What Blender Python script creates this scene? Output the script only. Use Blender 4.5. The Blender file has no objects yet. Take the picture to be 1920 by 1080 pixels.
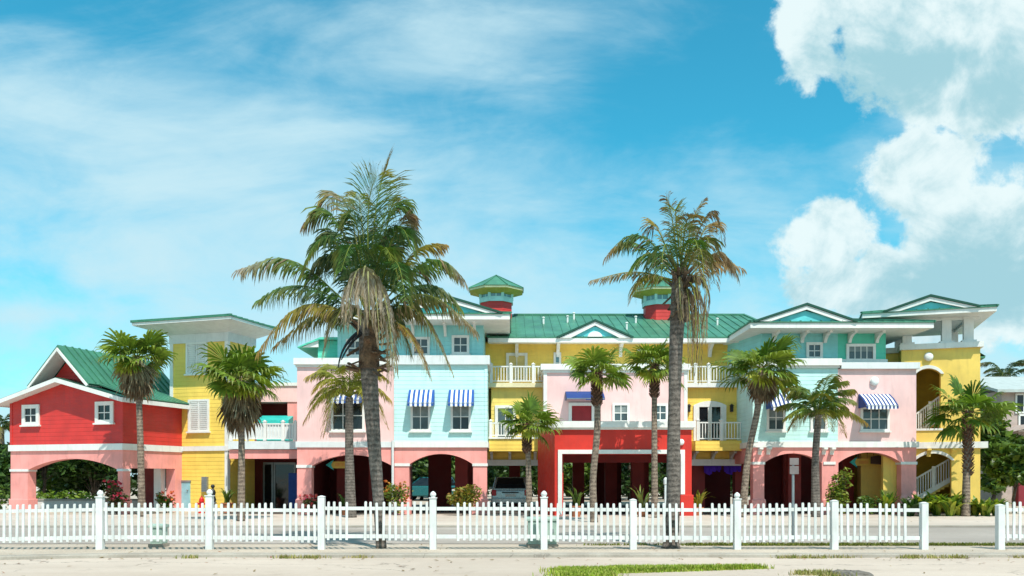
import bpy, math, random
from mathutils import Vector, Matrix
R = math.radians
random.seed(7)
scene = bpy.context.scene
COL = scene.collection

# ------------------------------------------------------------------ camera
F = 1600.0; CX = 960.0; HY = 895.0; EYE = 1.6
cam_d = bpy.data.cameras.new("camera"); cam = bpy.data.objects.new("camera", cam_d); COL.objects.link(cam)
cam.location = (0, 0, EYE); cam.rotation_euler = (R(90), 0, 0)
cam_d.sensor_width = 36.0; cam_d.lens = 36.0*F/1920.0
cam_d.shift_y = (HY-540.0)/1920.0
cam_d.clip_start = 0.1; cam_d.clip_end = 6000
scene.camera = cam
# ------------------------------------------------------------------ light
SUN_AZ = 24.0; SUN_EL = 57.0                 # azimuth to the right of straight behind the camera
S = Vector((math.sin(R(SUN_AZ))*math.cos(R(SUN_EL)), -math.cos(R(SUN_AZ))*math.cos(R(SUN_EL)), math.sin(R(SUN_EL))))
sun_d = bpy.data.lights.new("sun", 'SUN'); sun = bpy.data.objects.new("sun", sun_d); COL.objects.link(sun)
sun_d.energy = 4.6; sun_d.angle = R(0.53); sun_d.color = (1.0, 0.955, 0.87)
sun.rotation_euler = (-S).to_track_quat('-Z', 'Y').to_euler(); sun.location = (20, -20, 40)
vs = scene.view_settings
vs.view_transform = 'Standard'; vs.look = 'None'; vs.gamma = 1.0; vs.use_curve_mapping = False
vs.exposure = 0.2

# ------------------------------------------------------------------ node helper
class NT:
    def __init__(s, tree): s.t = tree; s.n = tree.nodes; s.l = tree.links
    def node(s, typ, **kw):
        n = s.n.new(typ)
        for k, v in kw.items(): setattr(n, k, v)
        return n
    def put(s, sock, v):
        if v is None: return
        if hasattr(v, 'is_output') or isinstance(v, bpy.types.NodeSocket): s.l.new(v, sock)
        else:
            try: sock.default_value = v
            except Exception: sock.default_value = tuple(v)+(1.0,) if len(v) == 3 else v
    def m(s, op, a, b=None, c=None, clamp=False):
        n = s.node('ShaderNodeMath', operation=op, use_clamp=clamp)
        s.put(n.inputs[0], a); s.put(n.inputs[1], b); s.put(n.inputs[2], c)
        return n.outputs[0]
    def mr(s, v, a, b, c=0.0, d=1.0, smooth=True):
        n = s.node('ShaderNodeMapRange', interpolation_type='SMOOTHSTEP' if smooth else 'LINEAR')
        for i, x in enumerate((v, a, b, c, d)): s.put(n.inputs[i], x)
        return n.outputs[0]
    def mix(s, f, a, b, blend='MIX'):
        n = s.node('ShaderNodeMix', data_type='RGBA', blend_type=blend)
        s.put(n.inputs[0], f); s.put(n.inputs[6], a); s.put(n.inputs[7], b)
        return n.outputs[2]
    def noise(s, vec, scale, detail=4, rough=0.55, dist=0.0, col=False):
        n = s.node('ShaderNodeTexNoise'); s.put(n.inputs['Vector'], vec)
        n.inputs['Scale'].default_value = scale; n.inputs['Detail'].default_value = detail
        n.inputs['Roughness'].default_value = rough; n.inputs['Distortion'].default_value = dist
        return n.outputs['Color' if col else 'Fac']
    def xyz(s, x, y, z=0.0):
        n = s.node('ShaderNodeCombineXYZ'); s.put(n.inputs[0], x); s.put(n.inputs[1], y); s.put(n.inputs[2], z); return n.outputs[0]
    def sep(s, v):
        n = s.node('ShaderNodeSeparateXYZ'); s.put(n.inputs[0], v); return n.outputs

# ------------------------------------------------------------------ sky: Nishita air + clouds laid out by direction
world = bpy.data.worlds.new("World"); scene.world = world; world.use_nodes = True
def build_sky():
    w = NT(world.node_tree); w.n.clear()
    tc = w.node('ShaderNodeTexCoord'); d = w.sep(tc.outputs['Generated'])
    ay = w.m('MAXIMUM', w.m('ABSOLUTE', d[1]), 0.02)
    a = w.m('DIVIDE', d[0], ay)                      # tangent of bearing
    e = w.m('DIVIDE', d[2], ay)                      # tangent of elevation
    sky = w.node('ShaderNodeTexSky', sky_type='NISHITA'); sky.sun_disc = False
    sky.sun_elevation = R(SUN_EL); sky.sun_rotation = math.atan2(S.x, S.y)
    sky.air_density = 1.0; sky.dust_density = 0.6; sky.ozone_density = 2.0
    air = w.mix(1.0, sky.outputs[0], (SKY_TINT[0], SKY_TINT[1], SKY_TINT[2], 1), 'MULTIPLY')
    P = w.xyz(a, e, 0.0)
    # --- high thin cloud
    rot = w.node('ShaderNodeMapping'); w.put(rot.inputs[0], P); rot.inputs['Rotation'].default_value = (0, 0, R(-24)); rot.inputs['Scale'].default_value = (1.0, 2.6, 1)
    n1 = w.noise(rot.outputs[0], 2.6, 8, 0.58, 0.6)
    rot2 = w.node('ShaderNodeMapping'); w.put(rot2.inputs[0], P); rot2.inputs['Rotation'].default_value = (0, 0, R(28)); rot2.inputs['Scale'].default_value = (1.2, 3.0, 1)
    n2 = w.noise(rot2.outputs[0], 5.0, 9, 0.62, 0.5)
    nn = w.m('ADD', w.m('MULTIPLY', w.m('SUBTRACT', n1, 0.5), 2.3), w.m('MULTIPLY', w.m('SUBTRACT', n2, 0.5), 1.0))
    def ell(cx, cy, rx, ry, ang=0.0, pw=1.0):
        # soft blob: centre/size given as tangents of bearing/elevation
        ca, sa = math.cos(R(ang)), math.sin(R(ang))
        dx = w.m('SUBTRACT', a, cx); dy = w.m('SUBTRACT', e, cy)
        x = w.m('DIVIDE', w.m('ADD', w.m('MULTIPLY', dx, ca), w.m('MULTIPLY', dy, sa)), rx)
        y = w.m('DIVIDE', w.m('SUBTRACT', w.m('MULTIPLY', dy, ca), w.m('MULTIPLY', dx, sa)), ry)
        r2 = w.m('ADD', w.m('MULTIPLY', x, x), w.m('MULTIPLY', y, y))
        return w.m('EXPONENT', w.m('MULTIPLY', r2, -1.0))
    def px(x): return (x-CX)/F
    def py(y): return (HY-y)/F
    veil = w.m('ADD', 0.47, nn)
    for (cx, cy, rx, ry, an, k) in VEIL:
        veil = w.m('ADD', veil, w.m('MULTIPLY', ell(px(cx), py(cy), rx/F, ry/F, an), k))
    veil = w.m('ADD', veil, w.mr(e, 0.40, 0.0, 0.0, 0.55))
    veil = w.mr(veil, -0.15, 1.35, 0.0, 0.95)
    col = w.mix(veil, air, VEIL_COL)
    # --- cumulus
    def field(off):
        q = w.xyz(w.m('ADD', a, off[0]), w.m('ADD', e, off[1]), 0.0)
        qs = w.sep(q)
        big = w.noise(q, 7.0, 3, 0.5, 0.25); fine = w.noise(q, 24.0, 10, 0.62, 0.2)
        f = None
        for (cx, cy, rx, ry, k) in CUM:
            x = w.m('DIVIDE', w.m('SUBTRACT', qs[0], px(cx)), rx/F); y = w.m('DIVIDE', w.m('SUBTRACT', qs[1], py(cy)), ry/F)
            r = w.m('SQRT', w.m('ADD', w.m('MULTIPLY', x, x), w.m('MULTIPLY', y, y)))
            g = w.m('MULTIPLY', w.m('SUBTRACT', 1.0, r), k)
            f = g if f is None else w.m('SMOOTH_MAX', f, g, 0.18)
        return w.m('ADD', f, w.m('ADD', w.m('MULTIPLY', w.m('SUBTRACT', big, 0.5), 1.15), w.m('MULTIPLY', w.m('SUBTRACT', fine, 0.5), 1.25)))
    f0 = field((0, 0))
    dens = w.mr(f0, -0.04, 0.26)
    # billow relief: the same heaped noise looked up a little towards the sun gives lit and shaded sides
    def heap(off):
        q = w.xyz(w.m('ADD', a, off[0]), w.m('ADD', e, off[1]), 3.7)
        h1 = w.noise(q, 6.5, 9, 0.62, 0.5); h2 = w.noise(q, 17.0, 8, 0.6, 0.3)
        return w.m('ADD', h1, w.m('MULTIPLY', h2, 0.45))
    lit = w.m('ADD', w.m('MULTIPLY', w.m('SUBTRACT', heap((0, 0)), heap((-0.016, 0.022))), 2.6), 0.56)
    lit = w.m('SUBTRACT', lit, w.m('MULTIPLY', w.mr(f0, 0.1, 0.9), 0.25))
    for (cx, cy, rx, ry, an, k) in LITE:
        lit = w.m('ADD', lit, w.m('MULTIPLY', ell(px(cx), py(cy), rx/F, ry/F, an), k))
    lit = w.mr(lit, -0.1, 1.0)
    ccol = w.mix(lit, CUM_DARK, CUM_LIT)
    front = w.m('GREATER_THAN', d[1], 0.0)
    col = w.mix(w.m('MULTIPLY', dens, w.m('MULTIPLY', front, 0.97)), col, ccol)
    # below the horizon
    below = w.mr(d[2], -0.01, -0.06)
    col = w.mix(below, col, (3.2, 2.9, 2.5, 1))
    bg = w.node('ShaderNodeBackground'); w.put(bg.inputs[0], col); bg.inputs[1].default_value = 0.10
    out = w.node('ShaderNodeOutputWorld'); w.l.new(bg.outputs[0], out.inputs[0])
SKY_TINT = (0.35, 1.72, 1.62)
VEIL_COL = (5.2, 7.35, 8.1, 1)
CUM_DARK = (3.3, 5.7, 6.4, 1); CUM_LIT = (7.3, 8.5, 8.6, 1)
VEIL = [(1330, 110, 330, 150, 20, -0.85), (150, 20, 420, 90, 0, -0.45), (230, 300, 520, 200, -10, 0.42), (800, 440, 420, 200, 0, 0.28),
        (90, 640, 240, 60, -12, -0.05), (60, 520, 300, 26, -12, -0.16), (1560, 240, 140, 60, 10, -0.55), (1600, 430, 110, 60, -30, -0.55), (1200, 250, 220, 90, 20, -0.35), (60, 590, 160, 20, 0, 0.3)]
CUM = [(1790, 50, 310, 190, 1.35), (1880, 150, 290, 130, 1.3), (1515, 60, 85, 135, 1.15), (1750, 320, 130, 105, 1.1), (1880, 430, 180, 135, 1.1),
       (1562, 455, 95, 90, 1.0), (1650, 530, 170, 90, 1.0), (1850, 530, 240, 130, 1.2)]
LITE = [(1475, 70, 60, 110, 0, 0.45), (1860, 20, 190, 60, 0, 0.35), (1750, 285, 130, 70, 0, 0.35), (1840, 370, 120, 70, 0, 0.35), (1545, 440, 120, 80, -30, 0.4),
        (1620, 210, 120, 80, 0, -0.35), (1850, 520, 200, 70, 0, -0.5), (1740, 150, 220, 60, 5, -0.3)]
build_sky()

# ------------------------------------------------------------------ materials
MATS = {}
def mat(name, col, rough=0.6, var=0.06, vscale=3.0, bump=None, metal=0.0, spec=0.4, stain=0.0, **kw):
    """procedural paint / stone: base colour with soft mottling, dirt and optional lap-siding or grain relief"""
    if name in MATS: return MATS[name]
    m = bpy.data.materials.new(name); m.use_nodes = True; w = NT(m.node_tree); w.n.clear()
    geo = w.node('ShaderNodeNewGeometry'); pos = geo.outputs['Position']
    c = tuple(col)+(1,)
    n = w.noise(pos, vscale, 5, 0.6)
    c1 = tuple(max(0, x*(1-var*2)) for x in col)+(1,); c2 = tuple(min(1, x*(1+var*1.6)) for x in col)+(1,)
    cc = w.mix(w.mr(n, 0.3, 0.7), c1, c2)
    if stain:
        st = w.node('ShaderNodeMapping'); w.put(st.inputs[0], pos); st.inputs['Scale'].default_value = (1.6, 1.6, 0.22)
        s1 = w.noise(st.outputs[0], 4.0, 8, 0.7)
        cc = w.mix(w.mr(s1, 0.47, 0.75, 0, min(.6, stain*2.0)), cc, tuple(x*0.55+0.02 for x in col)+(1,))
    b = w.node('ShaderNodeBsdfPrincipled'); w.put(b.inputs['Base Color'], cc)
    rr = w.mr(w.noise(pos, vscale*4, 3), 0.3, 0.7, max(0, rough-0.08), min(1, rough+0.08)); w.put(b.inputs['Roughness'], rr)
    b.inputs['Metallic'].default_value = metal; b.inputs['Specular IOR Level'].default_value = spec
    if bump == 'siding':
        z = w.sep(pos)[2]
        f = w.m('FRACT', w.m('DIVIDE', z, kw.get('lap', 0.18)))
        h = w.m('SUBTRACT', 1.0, f)
        h = w.m('MULTIPLY', h, w.mr(f, 0.0, 0.08, 0.0, 1.0))
        bn = w.node('ShaderNodeBump'); bn.inputs['Strength'].default_value = 0.5; bn.inputs['Distance'].default_value = 0.03
        w.put(bn.inputs['Height'], h); w.put(b.inputs['Normal'], bn.outputs[0])
    elif bump:
        h = w.noise(pos, bump[0], 8, 0.65)
        bn = w.node('ShaderNodeBump'); bn.inputs['Strength'].default_value = 0.7; bn.inputs['Distance'].default_value = bump[1]
        w.put(bn.inputs['Height'], h); w.put(b.inputs['Normal'], bn.outputs[0])
    out = w.node('ShaderNodeOutputMaterial'); w.l.new(b.outputs[0], out.inputs[0])
    MATS[name] = m; return m
stucco = (38, 0.006)
WHITE = mat('white_paint', (0.76, 0.745, 0.71), 0.5, 0.03, 2.0, stain=0.16)
FENCE = mat('fence_white', (0.70, 0.70, 0.675), 0.45, 0.05, 2.2, stain=0.28)
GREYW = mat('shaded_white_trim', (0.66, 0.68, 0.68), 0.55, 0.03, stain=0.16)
RED = mat('red_siding', (0.58, 0.036, 0.030), 0.5, 0.06, 1.3, 'siding', stain=0.18)
REDP = mat('red_stucco', (0.60, 0.030, 0.018), 0.6, 0.06, 1.3, stucco, stain=0.18)
SALMON = mat('salmon_stucco', (0.86, 0.335, 0.30), 0.7, 0.06, 1.2, stucco, stain=0.22)
YELLOW = mat('yellow_siding', (0.84, 0.58, 0.11), 0.55, 0.05, 1.0, 'siding', stain=0.15)
YELPALE = mat('pale_yellow_siding', (0.82, 0.62, 0.16), 0.55, 0.05, 1.0, 'siding', stain=0.15)
YELST = mat('yellow_stucco', (0.84, 0.58, 0.13), 0.7, 0.05, 1.0, stucco, stain=0.15)
PINK = mat('pale_pink_stucco', (0.83, 0.535, 0.515), 0.7, 0.04, 1.0, stucco, stain=0.14)
MINT = mat('pale_mint_siding', (0.52, 0.78, 0.76), 0.55, 0.04, 1.0, 'siding', stain=0.12)
TURQ = mat('turquoise_siding', (0.25, 0.62, 0.62), 0.55, 0.05, 1.0, 'siding', stain=0.12)
AQUA = mat('aqua_blue_siding', (0.30, 0.66, 0.66), 0.55, 0.04, 1.0, 'siding', stain=0.12)
AQUA2 = mat('soft_aqua_siding', (0.50, 0.75, 0.715), 0.55, 0.04, 1.0, 'siding', stain=0.12)
SEAG = mat('sea_green_siding', (0.10, 0.55, 0.40), 0.55, 0.04, 1.0, 'siding', stain=0.12)
TEALP = mat('teal_gable_paint', (0.12, 0.55, 0.58), 0.55, 0.06)
GREEN = mat('green_metal_roof', (0.065, 0.225, 0.14), 0.42, 0.12, 0.8, metal=0.15, stain=0.25)
DGREEN = mat('dark_green_edge', (0.012, 0.07, 0.045), 0.45)
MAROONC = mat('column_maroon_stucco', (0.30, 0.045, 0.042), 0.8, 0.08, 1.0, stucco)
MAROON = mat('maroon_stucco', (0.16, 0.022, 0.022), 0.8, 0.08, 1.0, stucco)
DKRED = mat('dark_red_shutter', (0.30, 0.015, 0.022), 0.5)
BLUEDOOR = mat('light_blue_door', (0.28, 0.52, 0.58), 0.5)
GREYM = mat('grey_metal', (0.30, 0.32, 0.33), 0.45, metal=0.6)
BLACKM = mat('black_metal', (0.02, 0.02, 0.022), 0.45)
NAVY = mat('navy_canvas', (0.012, 0.045, 0.19), 0.8)
BLUEC = mat('blue_canvas', (0.015, 0.085, 0.33), 0.8)
WHITEC = mat('white_canvas', (0.80, 0.80, 0.80), 0.8, 0.02)
CURTAIN = mat('pale_blind', (0.20, 0.24, 0.24), 0.6, 0.1, 5.0)
LAMPW = mat('white_globe', (0.82, 0.82, 0.80), 0.35, 0.02)
PURPLE = mat('purple_bunting', (0.11, 0.03, 0.62), 0.7)
BOXGR = mat('pale_green_cabinet', (0.36, 0.47, 0.40), 0.5, 0.06, stain=0.3)
SIGNTEAL = mat('teal_sign_paint', (0.03, 0.42, 0.40), 0.5); SIGNYEL = mat('ochre_sign_paint', (0.62, 0.40, 0.06), 0.5); SIGNBR = mat('brown_sign_wood', (0.06, 0.032, 0.022), 0.7)
SIGNBACK = mat('sign_back', (0.20, 0.165, 0.16), 0.5)
TERRA = mat('terracotta', (0.45, 0.15, 0.07), 0.8); HYDR = mat('hydrant_red', (0.65, 0.02, 0.02), 0.4)
CARSIL = mat('silver_car_paint', (0.45, 0.47, 0.48), 0.25, 0.02, metal=0.5); CARRED = mat('red_car_paint', (0.28, 0.015, 0.02), 0.25, 0.02); CARTEAL = mat('teal_car_paint', (0.02, 0.14, 0.15), 0.25, 0.02)
RUBBER = mat('rubber', (0.018, 0.018, 0.018), 0.8); TAIL = mat('tail_light_red', (0.6, 0.01, 0.03), 0.2); CHROME = mat('rim_metal', (0.5, 0.5, 0.5), 0.3, metal=0.9)
TANROOF = mat('tan_tile_roof', (0.36, 0.22, 0.13), 0.8, 0.12, 2.5); HOUSEW = mat('off_white_wall', (0.66, 0.60, 0.56), 0.8); HOUSEP = mat('dusty_pink_wall', (0.46, 0.36, 0.32), 0.8)
ROCK = mat('dark_rock', (0.16, 0.14, 0.12), 0.9, 0.25, 6.0, (9, 0.05))
def glass_mat(name, col):
    m = bpy.data.materials.new(name); m.use_nodes = True; w = NT(m.node_tree)
    b = w.n['Principled BSDF']; geo = w.node('ShaderNodeNewGeometry')
    n = w.noise(geo.outputs['Position'], 0.9, 3)
    w.put(b.inputs['Base Color'], w.mix(n, tuple(x*0.5 for x in col)+(1,), tuple(x*1.5 for x in col)+(1,)))
    b.inputs['Roughness'].default_value = 0.06; b.inputs['Specular IOR Level'].default_value = 0.6
    bn = w.node('ShaderNodeBump'); bn.inputs['Strength'].default_value = 0.08; bn.inputs['Distance'].default_value = 0.02
    w.put(bn.inputs['Height'], w.noise(geo.outputs['Position'], 2.0, 2)); w.put(b.inputs['Normal'], bn.outputs[0])
    return m
GLASS = glass_mat('dark_glass', (0.06, 0.085, 0.095)); GLASSD = glass_mat('black_glass', (0.012, 0.014, 0.018)); GLASSB = glass_mat('bluish_glass', (0.16, 0.30, 0.34))

def leaf_mat(name, rough=0.5, trans=0.3):
    m = bpy.data.materials.new(name); m.use_nodes = True; w = NT(m.node_tree); w.n.clear()
    at = w.node('ShaderNodeAttribute'); at.attribute_name = 'Col'
    geo = w.node('ShaderNodeNewGeometry')
    n = w.noise(geo.outputs['Position'], 5.0, 3)
    c = w.mix(1.0, at.outputs['Color'], w.mix(w.mr(n, 0.3, 0.7), (0.75, 0.75, 0.75, 1), (1.2, 1.2, 1.2, 1)), 'MULTIPLY')
    b = w.node('ShaderNodeBsdfPrincipled'); w.put(b.inputs['Base Color'], c); b.inputs['Roughness'].default_value = rough
    b.inputs['Specular IOR Level'].default_value = 0.28
    t = w.node('ShaderNodeBsdfTranslucent'); w.put(t.inputs[0], w.mix(1.0, c, (1.35, 1.35, 0.6, 1), 'MULTIPLY'))
    mx = w.node('ShaderNodeMixShader'); mx.inputs[0].default_value = trans
    w.l.new(b.outputs[0], mx.inputs[1]); w.l.new(t.outputs[0], mx.inputs[2])
    out = w.node('ShaderNodeOutputMaterial'); w.l.new(mx.outputs[0], out.inputs[0])
    return m
LEAF = leaf_mat('palm_leaf'); DRYLEAF = leaf_mat('dry_palm_leaf', 0.75, 0.2); BROAD = leaf_mat('broad_leaf', 0.4, 0.25); GRASSM = leaf_mat('grass_blade', 0.6, 0.3)
def trunk_mat(name, c1, c2, freq):
    m = bpy.data.materials.new(name); m.use_nodes = True; w = NT(m.node_tree); w.n.clear()
    geo = w.node('ShaderNodeNewGeometry'); p = geo.outputs['Position']; z = w.sep(p)[2]
    n = w.noise(p, 7.0, 6, 0.65); nb = w.noise(p, 26.0, 5, 0.65)
    ring = w.m('SINE', w.m('ADD', w.m('MULTIPLY', z, freq), w.m('MULTIPLY', n, 7.0)))
    f = w.m('ADD', w.m('MULTIPLY', ring, 0.10), w.m('ADD', n, w.m('MULTIPLY', w.m('SUBTRACT', nb, 0.5), 0.8)))
    c = w.mix(w.mr(f, 0.2, 0.85), c1, c2)
    b = w.node('ShaderNodeBsdfPrincipled'); w.put(b.inputs['Base Color'], c); b.inputs['Roughness'].default_value = 0.9
    bn = w.node('ShaderNodeBump'); bn.inputs['Strength'].default_value = 0.8; bn.inputs['Distance'].default_value = 0.03
    w.put(bn.inputs['Height'], f); w.put(b.inputs['Normal'], bn.outputs[0])
    out = w.node('ShaderNodeOutputMaterial'); w.l.new(b.outputs[0], out.inputs[0]); return m
TRUNK = trunk_mat('coconut_bark', (0.06, 0.048, 0.04, 1), (0.23, 0.19, 0.16, 1), 55)
TRUNK2 = trunk_mat('fan_palm_bark', (0.09, 0.06, 0.045, 1), (0.36, 0.27, 0.20, 1), 45)
TRUNKT = trunk_mat('tree_bark', (0.03, 0.022, 0.016, 1), (0.13, 0.095, 0.07, 1), 12)

def ground_mat(name, c1, c2, scale, bump=0.01, speck=0.0, streak=False, crack=0.0):
    m = bpy.data.materials.new(name); m.use_nodes = True; w = NT(m.node_tree); w.n.clear()
    geo = w.node('ShaderNodeNewGeometry'); p = geo.outputs['Position']
    mp = w.node('ShaderNodeMapping'); w.put(mp.inputs[0], p)
    if streak: mp.inputs['Scale'].default_value = (0.16, 1.0, 1.0)
    n = w.noise(mp.outputs[0], scale, 8, 0.62); n2 = w.noise(p, scale*14, 5, 0.7); n3 = w.noise(p, 90.0, 2, 0.5)
    c = w.mix(w.mr(w.m('ADD', w.m('MULTIPLY', n, 0.75), w.m('MULTIPLY', n2, 0.3)), 0.32, 0.72), tuple(c1)+(1,), tuple(c2)+(1,))
    if speck: c = w.mix(w.mr(n3, 0.60, 0.72, 0, speck), c, tuple(x*0.45 for x in c1)+(1,))
    big = w.noise(p, 0.11, 4, 0.6); c = w.mix(w.mr(big, 0.38, 0.66, 0, 0.5), c, tuple(x*0.80 for x in c1)+(1,))
    if crack:
        wp = w.node('ShaderNodeVectorMath', operation='ADD'); w.put(wp.inputs[0], p); sc_ = w.node('ShaderNodeVectorMath', operation='SCALE'); w.put(sc_.inputs[0], w.noise(p, 1.3, 5, 0.6, 0, True)); sc_.inputs['Scale'].default_value = 0.9; w.put(wp.inputs[1], sc_.outputs[0])
        vo = w.node('ShaderNodeTexVoronoi', feature='DISTANCE_TO_EDGE'); w.put(vo.inputs['Vector'], wp.outputs[0]); vo.inputs['Scale'].default_value = 0.22
        ln = w.mr(vo.outputs['Distance'], 0.0, 0.006, crack, 0.0); c = w.mix(w.m('MULTIPLY', ln, w.mr(n, 0.45, 0.6)), c, tuple(x*0.3 for x in c1)+(1,))
        blot = w.noise(p, 0.9, 6, 0.7); c = w.mix(w.mr(blot, 0.58, 0.74, 0, 0.45), c, tuple(x*0.62 for x in c1)+(1,))
    b = w.node('ShaderNodeBsdfPrincipled'); w.put(b.inputs['Base Color'], c); b.inputs['Roughness'].default_value = 0.9; b.inputs['Specular IOR Level'].default_value = 0.2
    bn = w.node('ShaderNodeBump'); bn.inputs['Strength'].default_value = 0.6; bn.inputs['Distance'].default_value = bump
    w.put(bn.inputs['Height'], w.m('ADD', n2, n3)); w.put(b.inputs['Normal'], bn.outputs[0])
    out = w.node('ShaderNodeOutputMaterial'); w.l.new(b.outputs[0], out.inputs[0]); return m
SAND = ground_mat('sand', (0.44, 0.36, 0.285), (0.58, 0.49, 0.40), 0.5, 0.02, 0.25)
ASPH = ground_mat('sun_bleached_asphalt', (0.31, 0.265, 0.23), (0.45, 0.39, 0.345), 0.35, 0.006, 0.3, True, 0.6)
FROAD = ground_mat('pale_concrete_road', (0.47, 0.375, 0.305), (0.58, 0.475, 0.395), 0.4, 0.008, 0.35, True, 0.7)
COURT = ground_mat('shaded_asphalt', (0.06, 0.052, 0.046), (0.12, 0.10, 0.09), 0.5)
PAVE = ground_mat('pale_pavement', (0.50, 0.41, 0.345), (0.62, 0.53, 0.455), 0.45, 0.006, 0.25, False, 0.4)
KERB = ground_mat('kerb_concrete', (0.30, 0.26, 0.215), (0.46, 0.41, 0.35), 1.2, 0.012, 0.35, False, 0.6)

# ------------------------------------------------------------------ mesh builder
class MB:
    def __init__(s): s.v = []; s.f = []; s.mi = []; s.c = None
    def add(s, vs, fs, mi=0, col=None):
        o = len(s.v); s.v += [tuple(x) for x in vs]
        for f in fs: s.f.append(tuple(i+o for i in f)); s.mi.append(mi)
        if col is not None:
            if s.c is None: s.c = []
            s.c += ([col]*len(vs) if not isinstance(col, list) else col)
        return s
    def box(s, x0, x1, y0, y1, z0, z1, mi=0):
        x0, x1 = sorted((x0, x1)); y0, y1 = sorted((y0, y1)); z0, z1 = sorted((z0, z1))
        v = [(x0,y0,z0),(x1,y0,z0),(x1,y1,z0),(x0,y1,z0),(x0,y0,z1),(x1,y0,z1),(x1,y1,z1),(x0,y1,z1)]
        return s.add(v, [(0,3,2,1),(4,5,6,7),(0,1,5,4),(1,2,6,5),(2,3,7,6),(3,0,4,7)], mi)
    def prism(s, poly, y0, y1, mi=0):
        """poly in (x,z), extruded from y0 to y1"""
        n = len(poly); ar = sum(poly[i][0]*poly[(i+1)%n][1]-poly[(i+1)%n][0]*poly[i][1] for i in range(n))
        if ar < 0: poly = poly[::-1]
        v = [(x, y0, z) for x, z in poly]+[(x, y1, z) for x, z in poly]
        f = [tuple(range(n)), tuple(range(2*n-1, n-1, -1))]+[(i, i+n, (i+1)%n+n, (i+1)%n) for i in range(n)]
        return s.add(v, f, mi)
    def prism_x(s, poly, x0, x1, mi=0):
        """poly in (y,z), extruded along x"""
        n = len(poly); ar = sum(poly[i][0]*poly[(i+1)%n][1]-poly[(i+1)%n][0]*poly[i][1] for i in range(n))
        if ar < 0: poly = poly[::-1]
        v = [(x0, y, z) for y, z in poly]+[(x1, y, z) for y, z in poly]
        f = [tuple(range(n-1, -1, -1)), tuple(range(n, 2*n))]+[(i, (i+1)%n, (i+1)%n+n, i+n) for i in range(n)]
        return s.add(v, f, mi)
    def bar(s, p, q, w, h, mi=0):
        p = Vector(p); q = Vector(q); d = (q-p).normalized()
        up = Vector((0,0,1)) if abs(d.z) < 0.98 else Vector((0,1,0))
        a = d.cross(up).normalized()*w/2; b = a.cross(d).normalized()*h/2
        v = [p-a-b, p+a-b, p+a+b, p-a+b, q-a-b, q+a-b, q+a+b, q-a+b]
        return s.add(v, [(0,1,2,3),(7,6,5,4),(0,4,5,1),(1,5,6,2),(2,6,7,3),(3,7,4,0)], mi)
    def tube(s, pts, rads, n=10, mi=0, cap=True, col=None):
        pts = [Vector(p) for p in pts]; o = len(s.v); vs = []
        for i, p in enumerate(pts):
            d = (pts[min(i+1, len(pts)-1)]-pts[max(i-1, 0)]).normalized()
            ref = Vector((0,1,0)) if abs(d.y) < 0.9 else Vector((1,0,0))
            a = d.cross(ref).normalized(); b = d.cross(a).normalized()
            for k in range(n):
                t = 2*math.pi*k/n; vs.append(p+(a*math.cos(t)+b*math.sin(t))*rads[i])
        fs = [(i*n+k, i*n+(k+1)%n, (i+1)*n+(k+1)%n, (i+1)*n+k) for i in range(len(pts)-1) for k in range(n)]
        if cap: fs += [tuple(range(n-1, -1, -1)), tuple(range((len(pts)-1)*n, len(pts)*n))]
        return s.add(vs, fs, mi, col)
    def lathe(s, prof, cx=0, cy=0, n=14, mi=0):
        return s.tube([(cx, cy, z) for r, z in prof], [max(r, 1e-4) for r, z in prof], n, mi)
    def ball(s, c, r, n=10, mi=0, sx=1, sy=1, sz=1, col=None):
        pr = [(math.sin(math.pi*i/8)*r, -math.cos(math.pi*i/8)*r) for i in range(9)]
        vs = []; m = 9
        for rr, z in pr:
            for k in range(n):
                t = 2*math.pi*k/n; vs.append((c[0]+math.cos(t)*max(rr,1e-4)*sx, c[1]+math.sin(t)*max(rr,1e-4)*sy, c[2]+z*sz))
        fs = [(i*n+k, i*n+(k+1)%n, (i+1)*n+(k+1)%n, (i+1)*n+k) for i in range(m-1) for k in range(n)]
        return s.add(vs, fs, mi, col)
    def build(s, name, mats, parent=None, smooth=False, bevel=0.0):
        me = bpy.data.meshes.new(name); me.from_pydata(s.v, [], s.f)
        if not isinstance(mats, (list, tuple)): mats = [mats]
        for m in mats: me.materials.append(m)
        if len(mats) > 1: me.polygons.foreach_set('material_index', s.mi)
        if smooth: me.polygons.foreach_set('use_smooth', [True]*len(s.f))
        if s.c is not None:
            a = me.color_attributes.new('Col', 'FLOAT_COLOR', 'POINT')
            a.data.foreach_set('color', [x for c in s.c for x in (c[0], c[1], c[2], 1.0)])
        me.update()
        o = bpy.data.objects.new(name, me); COL.objects.link(o)
        if parent is not None: o.parent = parent
        if bevel:
            b = o.modifiers.new('bevel', 'BEVEL'); b.width = bevel; b.segments = 2; b.limit_method = 'ANGLE'; b.angle_limit = R(40)
        return o

def tag(o, label=None, cat=None, group=None, kind=None):
    if label: o['label'] = label
    if cat: o['category'] = cat
    if group: o['group'] = group
    if kind: o['kind'] = kind
    return o
def empty(name, loc, label, cat, group=None, rz=0.0):
    o = bpy.data.objects.new(name, None); COL.objects.link(o); o.location = loc; o.rotation_euler = (0, 0, rz); o.empty_display_size = 0.3
    return tag(o, label, cat, group)
def WX(px, Y): return (px-CX)*Y/F
def WZ(py, Y): return EYE+(HY-py)*Y/F
def WP(px, py, Y): return Vector((WX(px, Y), Y, WZ(py, Y)))
def GY(py): return EYE*F/(py-HY)

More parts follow.
